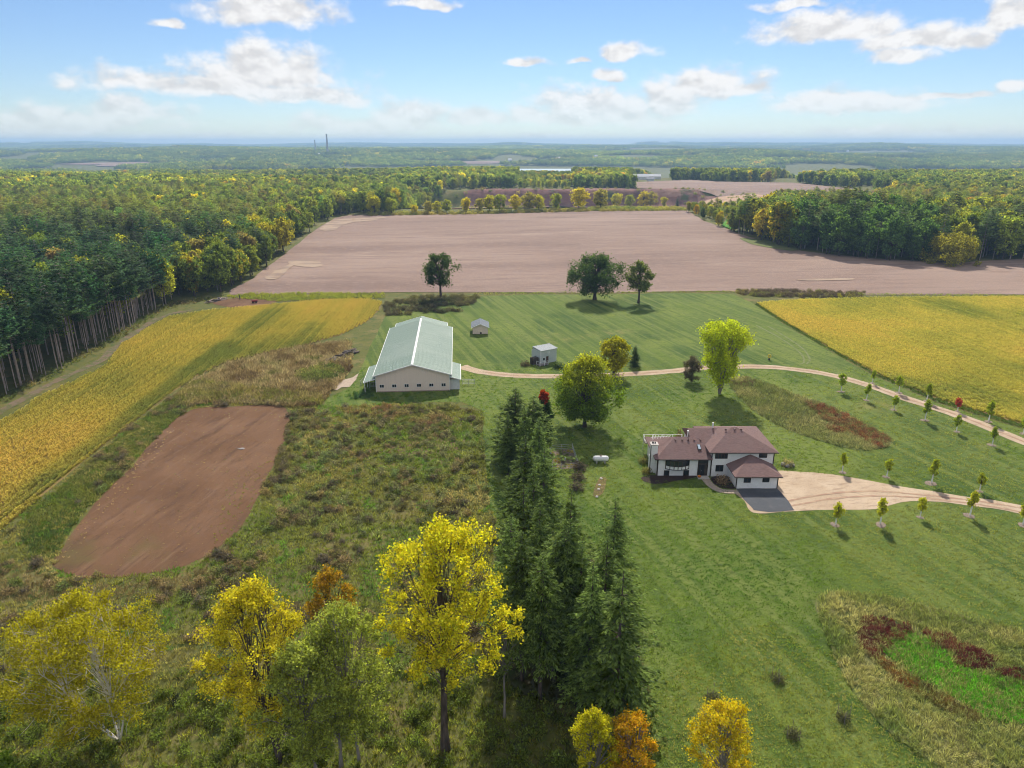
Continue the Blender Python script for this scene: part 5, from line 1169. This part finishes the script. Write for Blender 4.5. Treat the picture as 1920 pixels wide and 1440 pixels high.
# young trees along the drives
SAP = [broadleaf(600 + i, 4.9, 1.15, 2.0, 'cone' if i % 2 else 'oval', 30, 1500, .24, .06, 1, clump_r=.3, gap=.4) for i in range(4)]
SAP_ME = [meshes(g, 'sapling', BARK, LEAF, i) for i, g in enumerate(SAP)]
GUARD = MB().tube([(0, 0, .0), (0, 0, 2.0)], [.125, .11], 8); _g = GUARD.build('trunk_guard', WHITE); GUARD_ME = _g.data; bpy.data.objects.remove(_g)
_m = MB(); _m.tube([(0, 0, 0), (0, 0, .06), (0, 0, .14)], [.95, .85, .25], 14); _g = _m.build('mulch_ring', G_CHIP); RING_ME = _g.data; bpy.data.objects.remove(_g)
ROWS = [('from the house in the row below the gravel driveway', [(1566, 985), (1650, 984), (1725, 970), (1818, 968), (1917, 985)], (.33, .34, .03), (.46, .43, .028)),
        ('from the house in the row above the gravel driveway', [(1579, 886), (1662, 895), (1746, 907), (1836, 922)], (.24, .28, .03), (.36, .36, .028)),
        ('from left in the row below the curving farm road', [(1577, 735), (1624, 751), (1676, 769), (1734, 789), (1793, 810), (1860, 835)], (.20, .27, .028), (.34, .38, .026)),
        ('from left, between the farm road and the yellow field', [(1635, 719), (1685, 737), (1737, 753), (1795, 772), (1853, 791), (1918, 814)], (.21, .27, .028), (.34, .38, .026))]
for ri, (where, pts, c1, c2) in enumerate(ROWS):
    for k, px in enumerate(pts):
        red = ri == 3 and k == 3; n = ri * 7 + k; sc_ = .9 + .15 * math.sin(n * 2.3)
        lb = 'red-leaved young tree in the row beside the yellow field' if red else '%s white-guarded young tree %s' % (ORD[k], where)
        t = plant('young_tree', lb, 'tree', at(*px), *SAP_ME[n % 4], (.34, .05, .045) if red else np.array(c1) * (1 + .15 * math.sin(n)), (.44, .08, .06) if red else np.array(c2), sc_, n * 1.1, 'young trees planted along the drives')
        link('trunk_guard', GUARD_ME, t); rg = link('mulch_ring', RING_ME, t, (.12 * math.sin(n * 5), .1 * math.cos(n * 3), .1)); rg.scale = (.85 + .3 * math.sin(n * 1.9) ** 2, .75 + .3 * math.cos(n) ** 2, 1); t.rotation_euler[0] = .04 * math.sin(n * 4.1); t.rotation_euler[1] = .04 * math.cos(n * 2.7)
# shrubs
BUSH = [bush(700 + i, 1.2, 1.5, 700, .2, 9) for i in range(3)]; BUSH_ME = [meshes(g, 'shrub', DARKWOOD, LEAF, i) for i, g in enumerate(BUSH)]
for px, w in (((1087, 880), 'top'), ((1084, 899), 'middle'), ((1081, 918), 'bottom')):
    plant('dark_shrub', 'dark purple-brown shrub beside the garden, %s of the row' % w, 'shrub', at(*px), *BUSH_ME[0], (.085, .07, .068), (.13, .10, .085), 1.2, px[0], 'dark shrubs beside the garden', 1.1, ('stems', 'foliage'))
plant('ornamental_grass', 'tawny ornamental grass in the mulch bed beside the garage', 'plant', at(1354, 906), *BUSH_ME[1], (.26, .17, .11), (.36, .26, .17), 1.15, 1, None, 1.1, ('stems', 'foliage'))
plant('grass_clump', 'tawny grass clump among rocks right of the garage', 'plant', at(1477, 874), *BUSH_ME[2], (.24, .21, .11), (.34, .28, .15), 1.1, 2, None, 1.0, ('stems', 'foliage'))
plant('wall_shrub', 'olive shrub at the foot of the house chimney', 'shrub', at(1212, 888), *BUSH_ME[1], (.13, .13, .045), (.24, .2, .08), .9, 1, None, .9, ('stems', 'foliage'))
plant('side_shrub', 'olive shrub against the left wall of the house', 'shrub', at(1207, 868), *BUSH_ME[2], (.11, .12, .04), (.2, .17, .07), 1.0, 1, None, .9, ('stems', 'foliage'))
plant('shed_shrub', 'dark green shrub at the right corner of the grey shed', 'shrub', at(1046, 690), *BUSH_ME[0], (.035, .06, .025), (.06, .09, .03), 1.4, 1, None, 1.3, ('stems', 'foliage'))
plant('porch_shrub', 'brown shrub in front of the grey shed porch', 'shrub', at(985, 686), *BUSH_ME[2], (.075, .055, .04), (.11, .08, .06), 1.3, 1, None, 1.0, ('stems', 'foliage'))
for k, (px, w) in enumerate([((1458, 1277), 'upper'), ((1486, 1382), 'lower left'), ((1581, 1350), 'right'), ((1336, 1312), 'left, behind the yellow tree')]):
    t = plant('staked_shrub', 'small dark staked shrub on the rough grass, %s one of four' % w, 'shrub', at(*px), *BUSH_ME[k % 3], (.085, .085, .05), (.15, .14, .085), .72, k, 'staked shrubs on the rough grass', .75, ('stems', 'foliage'))
    for a in (0.3, 2.4, 4.5): link('stake', STAKE_ME, t, (1.0 * math.cos(a), 1.0 * math.sin(a), 0)) if 'STAKE_ME' in globals() else globals().__setitem__('STAKE_ME', MB().box(-.03, .03, -.03, .03, 0, 2.4).build('stake', GREYWOOD, t).data)
plant('red_shrub_tree', 'small dark tree growing behind the house deck', 'tree', (35.2, 136.5), *BUSH_ME[0], (.10, .07, .05), (.16, .12, .06), .8, 0, None, 2.2)

# ------------------------------------------------------------------ crops, weeds, grass
def area_points(poly, sp, rng, jit=.45):
    x0, y0 = poly.min(0); x1, y1 = poly.max(0); x, y = np.meshgrid(np.arange(x0, x1, sp), np.arange(y0, y1, sp)); x, y = x.ravel(), y.ravel()
    x = x + rng.uniform(-jit, jit, x.shape) * sp; y = y + rng.uniform(-jit, jit, y.shape) * sp; ok = inside(poly, x, y); return np.column_stack([x[ok], y[ok]])
def in_view(P, m=60):
    Q = np.column_stack([P, np.zeros(len(P))]); px, py, d = project(Q); return (px > -m) & (px < 1920 + m) & (py < 1440 + m) & (d > 0)
def on_ground(P, dz=0.0): return np.column_stack([P, hgt(P[:, 0], P[:, 1]) + dz])
def rows_points(poly, d, sp_row, sp, rng):
    d = d / np.linalg.norm(d); n = np.array([-d[1], d[0]]); u, v = poly @ d, poly @ n
    a, b = np.meshgrid(np.arange(u.min(), u.max(), sp), np.arange(v.min(), v.max(), sp_row)); a = a.ravel() + rng.uniform(-.3, .3, a.size) * sp; b = b.ravel() + rng.normal(0, .05, b.size)
    # rows follow gentle curves
    b = b + 0.0; P = a[:, None] * d + b[:, None] * n; return P[inside(poly, P[:, 0], P[:, 1])]
def soy_clump(seed):
    g = bush(seed, .5, .62, 110, .2, 0) if False else None
    rng = np.random.default_rng(seed); g = Geo(); n = 70; d = unit(rng.normal(size=(n, 3))); d[:, 2] = np.abs(d[:, 2]); P = d * (rng.random(n) ** .45)[:, None] * [.62, .23, .68]
    L = .24 * rng.uniform(.7, 1.4, n); g.quads(diamonds(P, rng.normal(size=(n, 3)) + [0, 0, .6], L, L * .8, rng), rng.random(n)); return g
SOY_ST = stock('soybean_stock', [soy_clump(800 + i) for i in range(4)], [BARK, GRASS])
def mixcol(u, cols):
    cols = np.array(cols); t = np.clip(u, 0, .9999) * (len(cols) - 1); i = t.astype(int); f = (t - i)[:, None]; return cols[i] * (1 - f) + cols[i + 1] * f
def soy(name, label, poly, d, green_dir, seed, extra=None):
    P = rows_points(poly, d, .95, .80, RNG); P = P[in_view(P)]
    u = .54 + 1.25 * (fbm(P[:, 0], P[:, 1], 34, seed, 4) - .5) + .22 * (fbm(P[:, 0], P[:, 1], 4, seed + 3, 2) - .5)
    row = np.round((P @ np.array([-d[1], d[0]])) / np.linalg.norm(d) / .95); u = u + .34 * (_hash(row, row * 0, seed) - .5)
    if extra is not None: u = u + extra(P)
    c = mixcol(u, [(.17, .21, .055), (.26, .27, .066), (.36, .335, .078), (.42, .37, .088), (.45, .365, .095)]) * RNG.normal(1, .06, (len(P), 1))
    c = c * (np.array([.97, .88, 1.05]) if seed == 71 else np.array([1.05, 1.02, 1.15]))
    scatter(name, label, 'crop', SOY_ST, on_ground(P, .05), c, np.clip(c * [1.15, 1.1, 1], 0, .8), RNG.uniform(.85, 1.15, len(P)), RNG, rz=math.atan2(d[1], d[0]))
    print(name, len(P))
dL = at(327, 734) - at(43, 957)
def left_extra(P):
    dn = dL / np.linalg.norm(dL); n = np.array([-dn[1], dn[0]]); e = (P - at(143, 878)) @ n; return -.35 * (1 - sstep(1, 7, np.abs(e))) - .12 * np.exp(-(((P[:, 0] + 75) / 28) ** 2 + ((P[:, 1] - 218) / 25) ** 2))
soy('soybean_crop', 'ripening yellow-green soybean rows left of the dirt arena', SOY_L, dL, None, 71, left_extra)
soy('soybean_crop', 'golden soybean rows right of the mown lawn', SOY_R, at(1760, 750) - at(1470, 603), None, 75, lambda P: .14)

TUFT_ST = stock('tuft_stock', [tuft(820 + i, .62, .55, 18, .075) for i in range(4)], [BARK, GRASS])
TALL_ST = stock('tall_weed_stock', [tuft(830 + i, 1.25, .6, 22, .09) for i in range(3)] + [bush(835 + i, .55, .9, 110, .17, 3) for i in range(2)], [DARKWOOD, GRASS])
SHRUB_ST = stock('weed_bush_stock', [bush(840 + i, .9, 1.1, 240, .2, 6) for i in range(4)], [DARKWOOD, GRASS])
MEADOW = W2([(-140, 900), (43, 962), (143, 882), (233, 808), (327, 738), (345, 745), (608, 762), (760, 756), (905, 772), (908, 850), (918, 940), (930, 968), (925, 1150), (960, 1300), (1180, 1345), (1222, 1320), (1215, 1440), (1290, 1600), (600, 1640), (-300, 1560), (-300, 1150)])
P = area_points(MEADOW, .62, RNG); P = P[in_view(P) & ~inside(ARENA, P[:, 0], P[:, 1]) & ~inside(SOY_L, P[:, 0], P[:, 1]) & ~inside(LAWN, P[:, 0], P[:, 1])]
u = .5 + 1.7 * (fbm(P[:, 0], P[:, 1], 16, 201, 4) - .5); v = fbm(P[:, 0], P[:, 1], 5, 207, 3)
c = mixcol(u, [(.105, .155, .034), (.150, .180, .038), (.180, .180, .050), (.24, .205, .078), (.32, .26, .135)])
c = np.where((v > .62)[:, None], np.array([.13, .105, .08]) + 0 * c, c); c = np.where((v < .33)[:, None], np.array([.11, .185, .035]) + 0 * c, c) * RNG.normal(1, .16, (len(P), 1))
px_, py_, _ = project(on_ground(P)); low = sstep(1180, 1350, py_)[:, None]; worn = inside(W2([(-60, 1045), (60, 1066), (110, 1092), (240, 1098), (340, 1082), (400, 1060), (380, 1095), (300, 1122), (180, 1134), (60, 1128), (-60, 1135)]), P[:, 0], P[:, 1])[:, None]; c = np.where(worn, np.array([.19, .145, .085]) * RNG.normal(1, .2, (len(P), 1)), c)
c = c * (1 - low) + (np.array([.145, .165, .032]) * RNG.normal(1, .25, (len(P), 1)) + np.array([.06, .03, 0]) * (RNG.random((len(P), 1)) < .2)) * low
keep = RNG.random(len(P)) < np.clip(.45 + 1.0 * fbm(P[:, 0], P[:, 1], 7, 211), 0, 1)
scatter('meadow_grass', 'rough uncut meadow grass and weeds left of the spruce row', 'grass', TUFT_ST, on_ground(P[keep], 0), np.clip(c[keep], .01, .6), np.clip(c[keep] * 1.4, .01, .7), RNG.uniform(.55, 1.25, keep.sum()), RNG)
print('meadow', keep.sum())
dk = (v > .57) & (py_ < 1200) & (RNG.random(len(P)) < .2) | (low[:, 0] > .4) & (RNG.random(len(P)) < .12)
n = dk.sum(); cc = np.array([(.11, .09, .075), (.12, .145, .05), (.17, .155, .065), (.21, .155, .09)])[RNG.integers(0, 4, n)] * RNG.normal(1, .15, (n, 1)); cc = np.where(low[dk] > .5, np.array([.11, .14, .026]) * RNG.normal(1, .25, (n, 1)), cc)
scatter('meadow_weeds', 'dark clumps of tall weeds dotted over the rough meadow', 'weeds', SHRUB_ST, on_ground(P[dk]), np.clip(cc, .01, .5), np.clip(cc * 1.5, .01, .5), RNG.uniform(.6, 1.2, n), RNG)

def patch(name, label, poly, st, sp, cols, scl, seed, keepn=1.0, noise=8.0, zs=None, cat='weeds'):
    P = area_points(np.asarray(poly), sp, RNG); P = P[in_view(P)]
    if keepn < 1: P = P[RNG.random(len(P)) < keepn]
    u = .5 + 1.6 * (fbm(P[:, 0], P[:, 1], noise, seed, 3) - .5) + RNG.normal(0, .1, len(P)); c = mixcol(u, cols) * 1.6 * RNG.normal(1, .13, (len(P), 1))
    return scatter(name, label, cat, st, on_ground(P), np.clip(c, .01, .7), np.clip(c * 1.4, .01, .75), RNG.uniform(scl * .7, scl * 1.25, len(P)), RNG, zscale=zs)
OLIVE = [(.075, .088, .036), (.105, .11, .048), (.14, .132, .066), (.185, .165, .095)]
patch('swale_weeds', 'tall olive weeds filling the long swale in the lawn', SWALE, TALL_ST, .7, OLIVE, .8, 301, noise=6)
patch('swale_red_weeds', 'rust-brown weeds along the right side of the swale', smooth_poly(W2([(1505, 755), (1560, 768), (1640, 806), (1668, 828), (1640, 838), (1600, 815), (1560, 812), (1545, 790)]), 3), SHRUB_ST, 1.0, [(.075, .034, .026), (.125, .045, .03), (.14, .075, .045), (.09, .055, .034)], .85, 303, .95, 4)
patch('swale_dark_weeds', 'dark weeds at the upper left tip of the swale', smooth_poly(W2([(1368, 716), (1398, 709), (1420, 717), (1408, 726), (1378, 724)]), 3), SHRUB_ST, 1.0, [(.06, .04, .035), (.1, .06, .045)], .6, 305, .9, 4)
H2 = HOLLOW
patch('hollow_weeds', 'tall tawny weeds around the wet hollow at lower right', H2, TALL_ST, .5, [(.07, .095, .03), (.115, .13, .042), (.165, .16, .065), (.21, .19, .095)], .72, 311, .85, 5)
patch('bright_grass', 'bright green lush grass in the floor of the wet hollow', WET, TUFT_ST, .33, [(.062, .185, .016), (.085, .225, .018), (.06, .145, .017)], 1.05, 313, 1, 4, cat='grass')
for pl, lb in (([(1608, 1185), (1618, 1162), (1660, 1165), (1702, 1178), (1695, 1200), (1665, 1215), (1640, 1238), (1612, 1215)], 'dark burgundy weeds at the upper left of the bright grass'), ([(1735, 1185), (1790, 1200), (1830, 1225), (1800, 1232), (1750, 1212)], 'thin burgundy weeds along the top edge of the bright grass'),
               ([(1786, 1232), (1810, 1215), (1850, 1222), (1868, 1243), (1840, 1256), (1800, 1252)], 'round burgundy weed patch at the right of the bright grass'), ([(1645, 1235), (1690, 1260), (1750, 1300), (1840, 1345), (1830, 1356), (1740, 1318), (1680, 1282)], 'rusty weeds along the lower edge of the bright grass'), ([(1870, 1255), (1960, 1270), (1960, 1290), (1885, 1272)], 'burgundy weeds at the right edge of the picture')):
    patch('burgundy_weeds', lb, smooth_poly(W2(pl), 3), SHRUB_ST, .55, [(.055, .016, .018), (.085, .022, .022), (.10, .035, .025)] if 'rusty' not in lb else [(.07, .025, .018), (.12, .05, .018), (.09, .075, .025), (.055, .025, .018)], .62, 317, 1, 3)
patch('tall_reeds', 'tall olive reeds and weeds above the dirt arena', W2([(330, 745), (365, 718), (420, 722), (520, 735), (600, 740), (605, 760), (540, 758), (420, 752), (340, 764)]), TALL_ST, .75, [(.055, .06, .022), (.10, .10, .03), (.16, .13, .055), (.06, .05, .04)], 1.25, 321, 1, 5)
patch('weed_bank', 'brown and grey weeds between the yellow field and the barn', BRUSH_L, TALL_ST, .8, [(.075, .05, .038), (.12, .085, .05), (.20, .155, .105), (.085, .085, .032)], 1.15, 323, .85, 6)
patch('weed_thicket', 'green thicket by the old timber heap', smooth_poly(W2([(560, 705), (585, 694), (625, 690), (640, 705), (610, 718), (570, 716)]), 3), SHRUB_ST, 1.1, [(.045, .065, .022), (.085, .10, .03), (.15, .13, .05)], 1.5, 325, .9, 5)
patch('arena_edge_weeds', 'dark brush along the right edge of the dirt arena', W2([(545, 765), (600, 770), (620, 790), (560, 815), (540, 880), (505, 935), (490, 925), (525, 850)]), SHRUB_ST, 1.2, [(.055, .05, .035), (.08, .06, .05), (.10, .095, .035), (.16, .12, .06)], 1.0, 327, .6, 6)
patch('arena_bank_weeds', 'dark green weeds between the yellow field and the dirt arena', W2([(327, 745), (345, 770), (300, 815), (225, 890), (150, 970), (100, 1045), (60, 1060), (40, 1000), (60, 960), (143, 888), (233, 813)]), TUFT_ST, .55, [(.035, .055, .02), (.055, .075, .022), (.09, .095, .03)], 1.1, 329, .85, 7, cat='grass')
patch('barn_front_weeds', 'weeds in front of the tan barn', smooth_poly(W2([(650, 768), (700, 760), (800, 757), (855, 760), (858, 790), (800, 800), (700, 785), (655, 782)]), 3), SHRUB_ST, 1.25, [(.06, .05, .04), (.085, .09, .03), (.16, .13, .06), (.13, .075, .05)], .95, 331, .55, 6)
patch('field_edge_weeds', 'yellow-green weeds between the left soybeans and the tilled field', W2([(425, 556), (470, 551), (600, 550), (720, 551), (720, 560), (600, 562), (520, 566), (440, 560)]), TALL_ST, 1.1, [(.12, .14, .025), (.17, .17, .03), (.10, .11, .03)], 1.0, 333, .9, 10)
patch('dark_edge_brush', 'dark brush along the field edge behind the barn', W2([(720, 570), (760, 558), (850, 556), (900, 556), (885, 575), (800, 574), (870, 585), (790, 590), (722, 592)]), SHRUB_ST, 1.6, [(.04, .045, .025), (.065, .055, .04), (.09, .085, .035)], 1.3, 335, .65, 8)
patch('right_edge_brush', 'dark and yellow brush between the lawn and the tilled field at right', W2([(1366, 545), (1450, 545), (1620, 548), (1620, 557), (1500, 559), (1400, 556)]), SHRUB_ST, 1.6, [(.20, .18, .025), (.06, .045, .045), (.07, .055, .04), (.14, .15, .03)], 1.2, 337, .8, 5)
patch('soy_edge_grass', 'dark grass strip along the edge of the golden soybeans', densify(np.vstack([W2([(1415, 571), (1468, 606), (1558, 659), (1640, 704), (1760, 755), (1940, 810)]), W2([(1940, 804), (1760, 750), (1640, 700), (1560, 656), (1470, 603), (1418, 569)])]), 5), TUFT_ST, .6, [(.04, .06, .02), (.06, .085, .02)], 1.1, 339, 1, 5, cat='grass')
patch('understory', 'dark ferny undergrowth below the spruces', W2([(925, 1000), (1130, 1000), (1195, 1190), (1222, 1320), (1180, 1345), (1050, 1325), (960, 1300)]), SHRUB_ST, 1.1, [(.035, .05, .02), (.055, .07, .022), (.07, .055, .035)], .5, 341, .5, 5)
patch('forest_edge_grass', 'low grass and brush at the foot of the left pines', densify(np.vstack([W2([(-60, 800), (43, 735), (103, 707), (163, 670), (227, 636), (280, 600), (323, 578), (400, 562)]), W2([(400, 556), (323, 568), (280, 586), (227, 620), (163, 654), (103, 690), (43, 717), (-60, 780)])]), 10), TALL_ST, 1.2, [(.05, .065, .02), (.09, .10, .03), (.12, .09, .05)], .8, 343, .8, 8)
patch('rough_grass', 'rough tawny grass on the slope at lower right', ROUGH, TUFT_ST, .5, [(.11, .125, .03), (.16, .155, .045), (.22, .19, .08)], .45, 345, .85, 5, cat='grass')
patch('garden_plants', 'mixed vegetable plants inside the garden fence', W2([(1034, 847), (1072, 844), (1082, 876), (1038, 880)]), SHRUB_ST, .8, [(.06, .10, .03), (.10, .13, .04), (.28, .20, .03), (.20, .14, .09)], .42, 347, .7, 2, cat='plants')
patch('bed_plants', 'pale plants in the narrow flower bed below the propane tank', smooth_poly(W2([(1117, 932), (1113, 925), (1121, 905), (1127, 896), (1136, 898), (1135, 908), (1129, 925)]), 3), TUFT_ST, .5, [(.12, .13, .05), (.2, .17, .09)], .7, 349, .8, 2, cat='plants')
patch('lean_to_weeds', 'dark green weeds at the foot of the open lean-to', W2([(655, 742), (685, 730), (703, 742), (690, 748), (660, 750)]), SHRUB_ST, .9, [(.03, .06, .025), (.05, .09, .03)], .7, 351, .7, 3)

# short grass: a thin scatter that gives the mown lawn its nap
P = area_points(LAWN, .66, RNG); Q_ = on_ground(P); lx, ly, ldp = project(Q_); ok = in_view(P) & (P[:, 1] < 190) & (RNG.random(len(P)) < np.clip(1.35 - P[:, 1] / 170, .12, 1))
for pl in (HOLLOW, SWALE, np.array([(26, 119), (50, 119), (50, 134), (26, 134)])): ok &= ~inside(pl, P[:, 0], P[:, 1])
DRIVE = W2([(1378, 915), (1454, 884), (1560, 889), (1680, 910), (1800, 929), (1940, 951), (1940, 972), (1830, 952), (1750, 943), (1640, 957), (1480, 962), (1410, 964)]); ok &= ~inside(DRIVE, P[:, 0], P[:, 1])
ROADC = smooth_curve([at(*p) for p in [(866, 687), (905, 698), (1040, 706), (1250, 697), (1380, 688), (1490, 693), (1625, 722), (1800, 781), (1940, 838)]], 12); near_ = np.array([np.min(np.hypot(ROADC[:, 0] - a, ROADC[:, 1] - b)) for a, b in P[ok]]); P = P[ok][near_ > 2.6]
u = .46 + 2.4 * (fbm(P[:, 0], P[:, 1], 30, 401, 3) - .5) + .5 * (fbm(P[:, 0] * .5 + P[:, 1] * .86, (P[:, 1] * .5 - P[:, 0] * .86) * 6, 9, 405, 3) - .5)
c = mixcol(u, [(.070, .138, .028), (.104, .172, .031), (.146, .198, .038), (.19, .215, .053), (.23, .235, .078)]) * RNG.normal(1, .10, (len(P), 1))
scatter('lawn_grass', 'short mown grass over the lawn around the house', 'grass', stock('short_grass_stock', [tuft(860 + i, .2, .75, 14, .09) for i in range(4)], [BARK, GRASS]), on_ground(P, .04), np.clip(c, .01, .5), np.clip(c * 1.3, .01, .5), RNG.uniform(.7, 1.4, len(P)), RNG); print('lawn', len(P))
patch('arena_weeds', 'thin green weeds creeping onto the right side of the dirt arena', smooth_poly(W2([(430, 900), (480, 880), (510, 860), (490, 930), (455, 985), (400, 1020), (410, 960)]), 3), TUFT_ST, .9, [(.10, .14, .03), (.14, .15, .04), (.17, .13, .06)], .5, 361, .5, 5)
patch('arena_dry_weeds', 'pale dry weeds along the left side of the dirt arena', W2([(300, 818), (330, 800), (300, 850), (240, 920), (160, 1010), (120, 1060), (108, 1045), (150, 978), (230, 892)]), TUFT_ST, .9, [(.22, .15, .09), (.30, .22, .14), (.16, .13, .06)], .45, 363, .55, 5)
patch('pit_scrub', 'scrub growing on the slopes of the gravel pit', np.array([(-110, 700), (255, 695), (300, 900), (265, 1000), (-90, 1000)]), SHRUB_ST, 9.0, [(.10, .12, .03), (.16, .15, .04), (.07, .09, .03), (.2, .15, .06)], 3.2, 365, .30, 70)

SCRUB = W2([(560, 775), (620, 768), (700, 790), (860, 785), (903, 790), (910, 870), (920, 950), (860, 990), (700, 1010), (560, 1000), (500, 960), (530, 880)])
patch('meadow_scrub', 'taller olive and rust scrub tangled through the meadow below the barn', SCRUB, SHRUB_ST, 1.5, [(.065, .060, .050), (.085, .105, .045), (.115, .12, .06), (.105, .085, .055), (.09, .115, .05)], 1.1, 375, .17, 9)
patch('meadow_reeds', 'tall tan grass stands in the meadow below the barn', SCRUB, TALL_ST, 1.3, [(.085, .105, .034), (.12, .13, .046), (.17, .15, .08)], .9, 377, .4, 12)
patch('arena_stubble', 'sparse dry stubble and weeds scattered over the dirt arena', ARENA, TUFT_ST, 1.1, [(.10, .085, .04), (.17, .12, .07), (.10, .12, .035), (.22, .16, .1)], .34, 379, .3, 10)
patch('hedge_scrub', 'low scrub and weeds between the trees of the far field edge', densify(np.vstack([W2([(690, 405), (900, 402), (1100, 397), (1285, 395)]), W2([(1285, 391), (1100, 393), (900, 398), (690, 401)])]), 20), SHRUB_ST, 3.0, [(.10, .12, .03), (.16, .16, .035), (.20, .16, .05), (.07, .08, .03)], 2.3, 371, .6, 25)
patch('field_margin_grass', 'grassy margin between the lawn and the tilled field', densify(np.vstack([W2([(890, 553), (1150, 551), (1370, 549), (1500, 553), (1920, 556)]), W2([(1920, 553), (1500, 550), (1370, 546), (1150, 548), (890, 549)])]), 15), TALL_ST, 1.0, [(.09, .12, .03), (.13, .15, .035), (.18, .16, .06)], .6, 373, .75, 8, cat='grass')

# ------------------------------------------------------------------ air
air = bpy.data.materials.new('hazy_air'); air.use_nodes = True
t = NT(air.node_tree); t.n.clear(); mo = t.new('ShaderNodeOutputMaterial'); pv = t.new('ShaderNodeVolumePrincipled')
pv.inputs['Color'].default_value = (0.44, 0.69, 1.0, 1); pv.inputs['Density'].default_value = HAZE; pv.inputs['Anisotropy'].default_value = 0.1
t.l.new(pv.outputs[0], mo.inputs['Volume'])
try: air.cycles.homogeneous_volume = True
except Exception: pass
hz = MB().box(-17000, 17000, -17000, 17000, -110, 130).build('haze', air); tag(hz, 'pale blue haze fading the far country', 'haze', None, 'stuff')
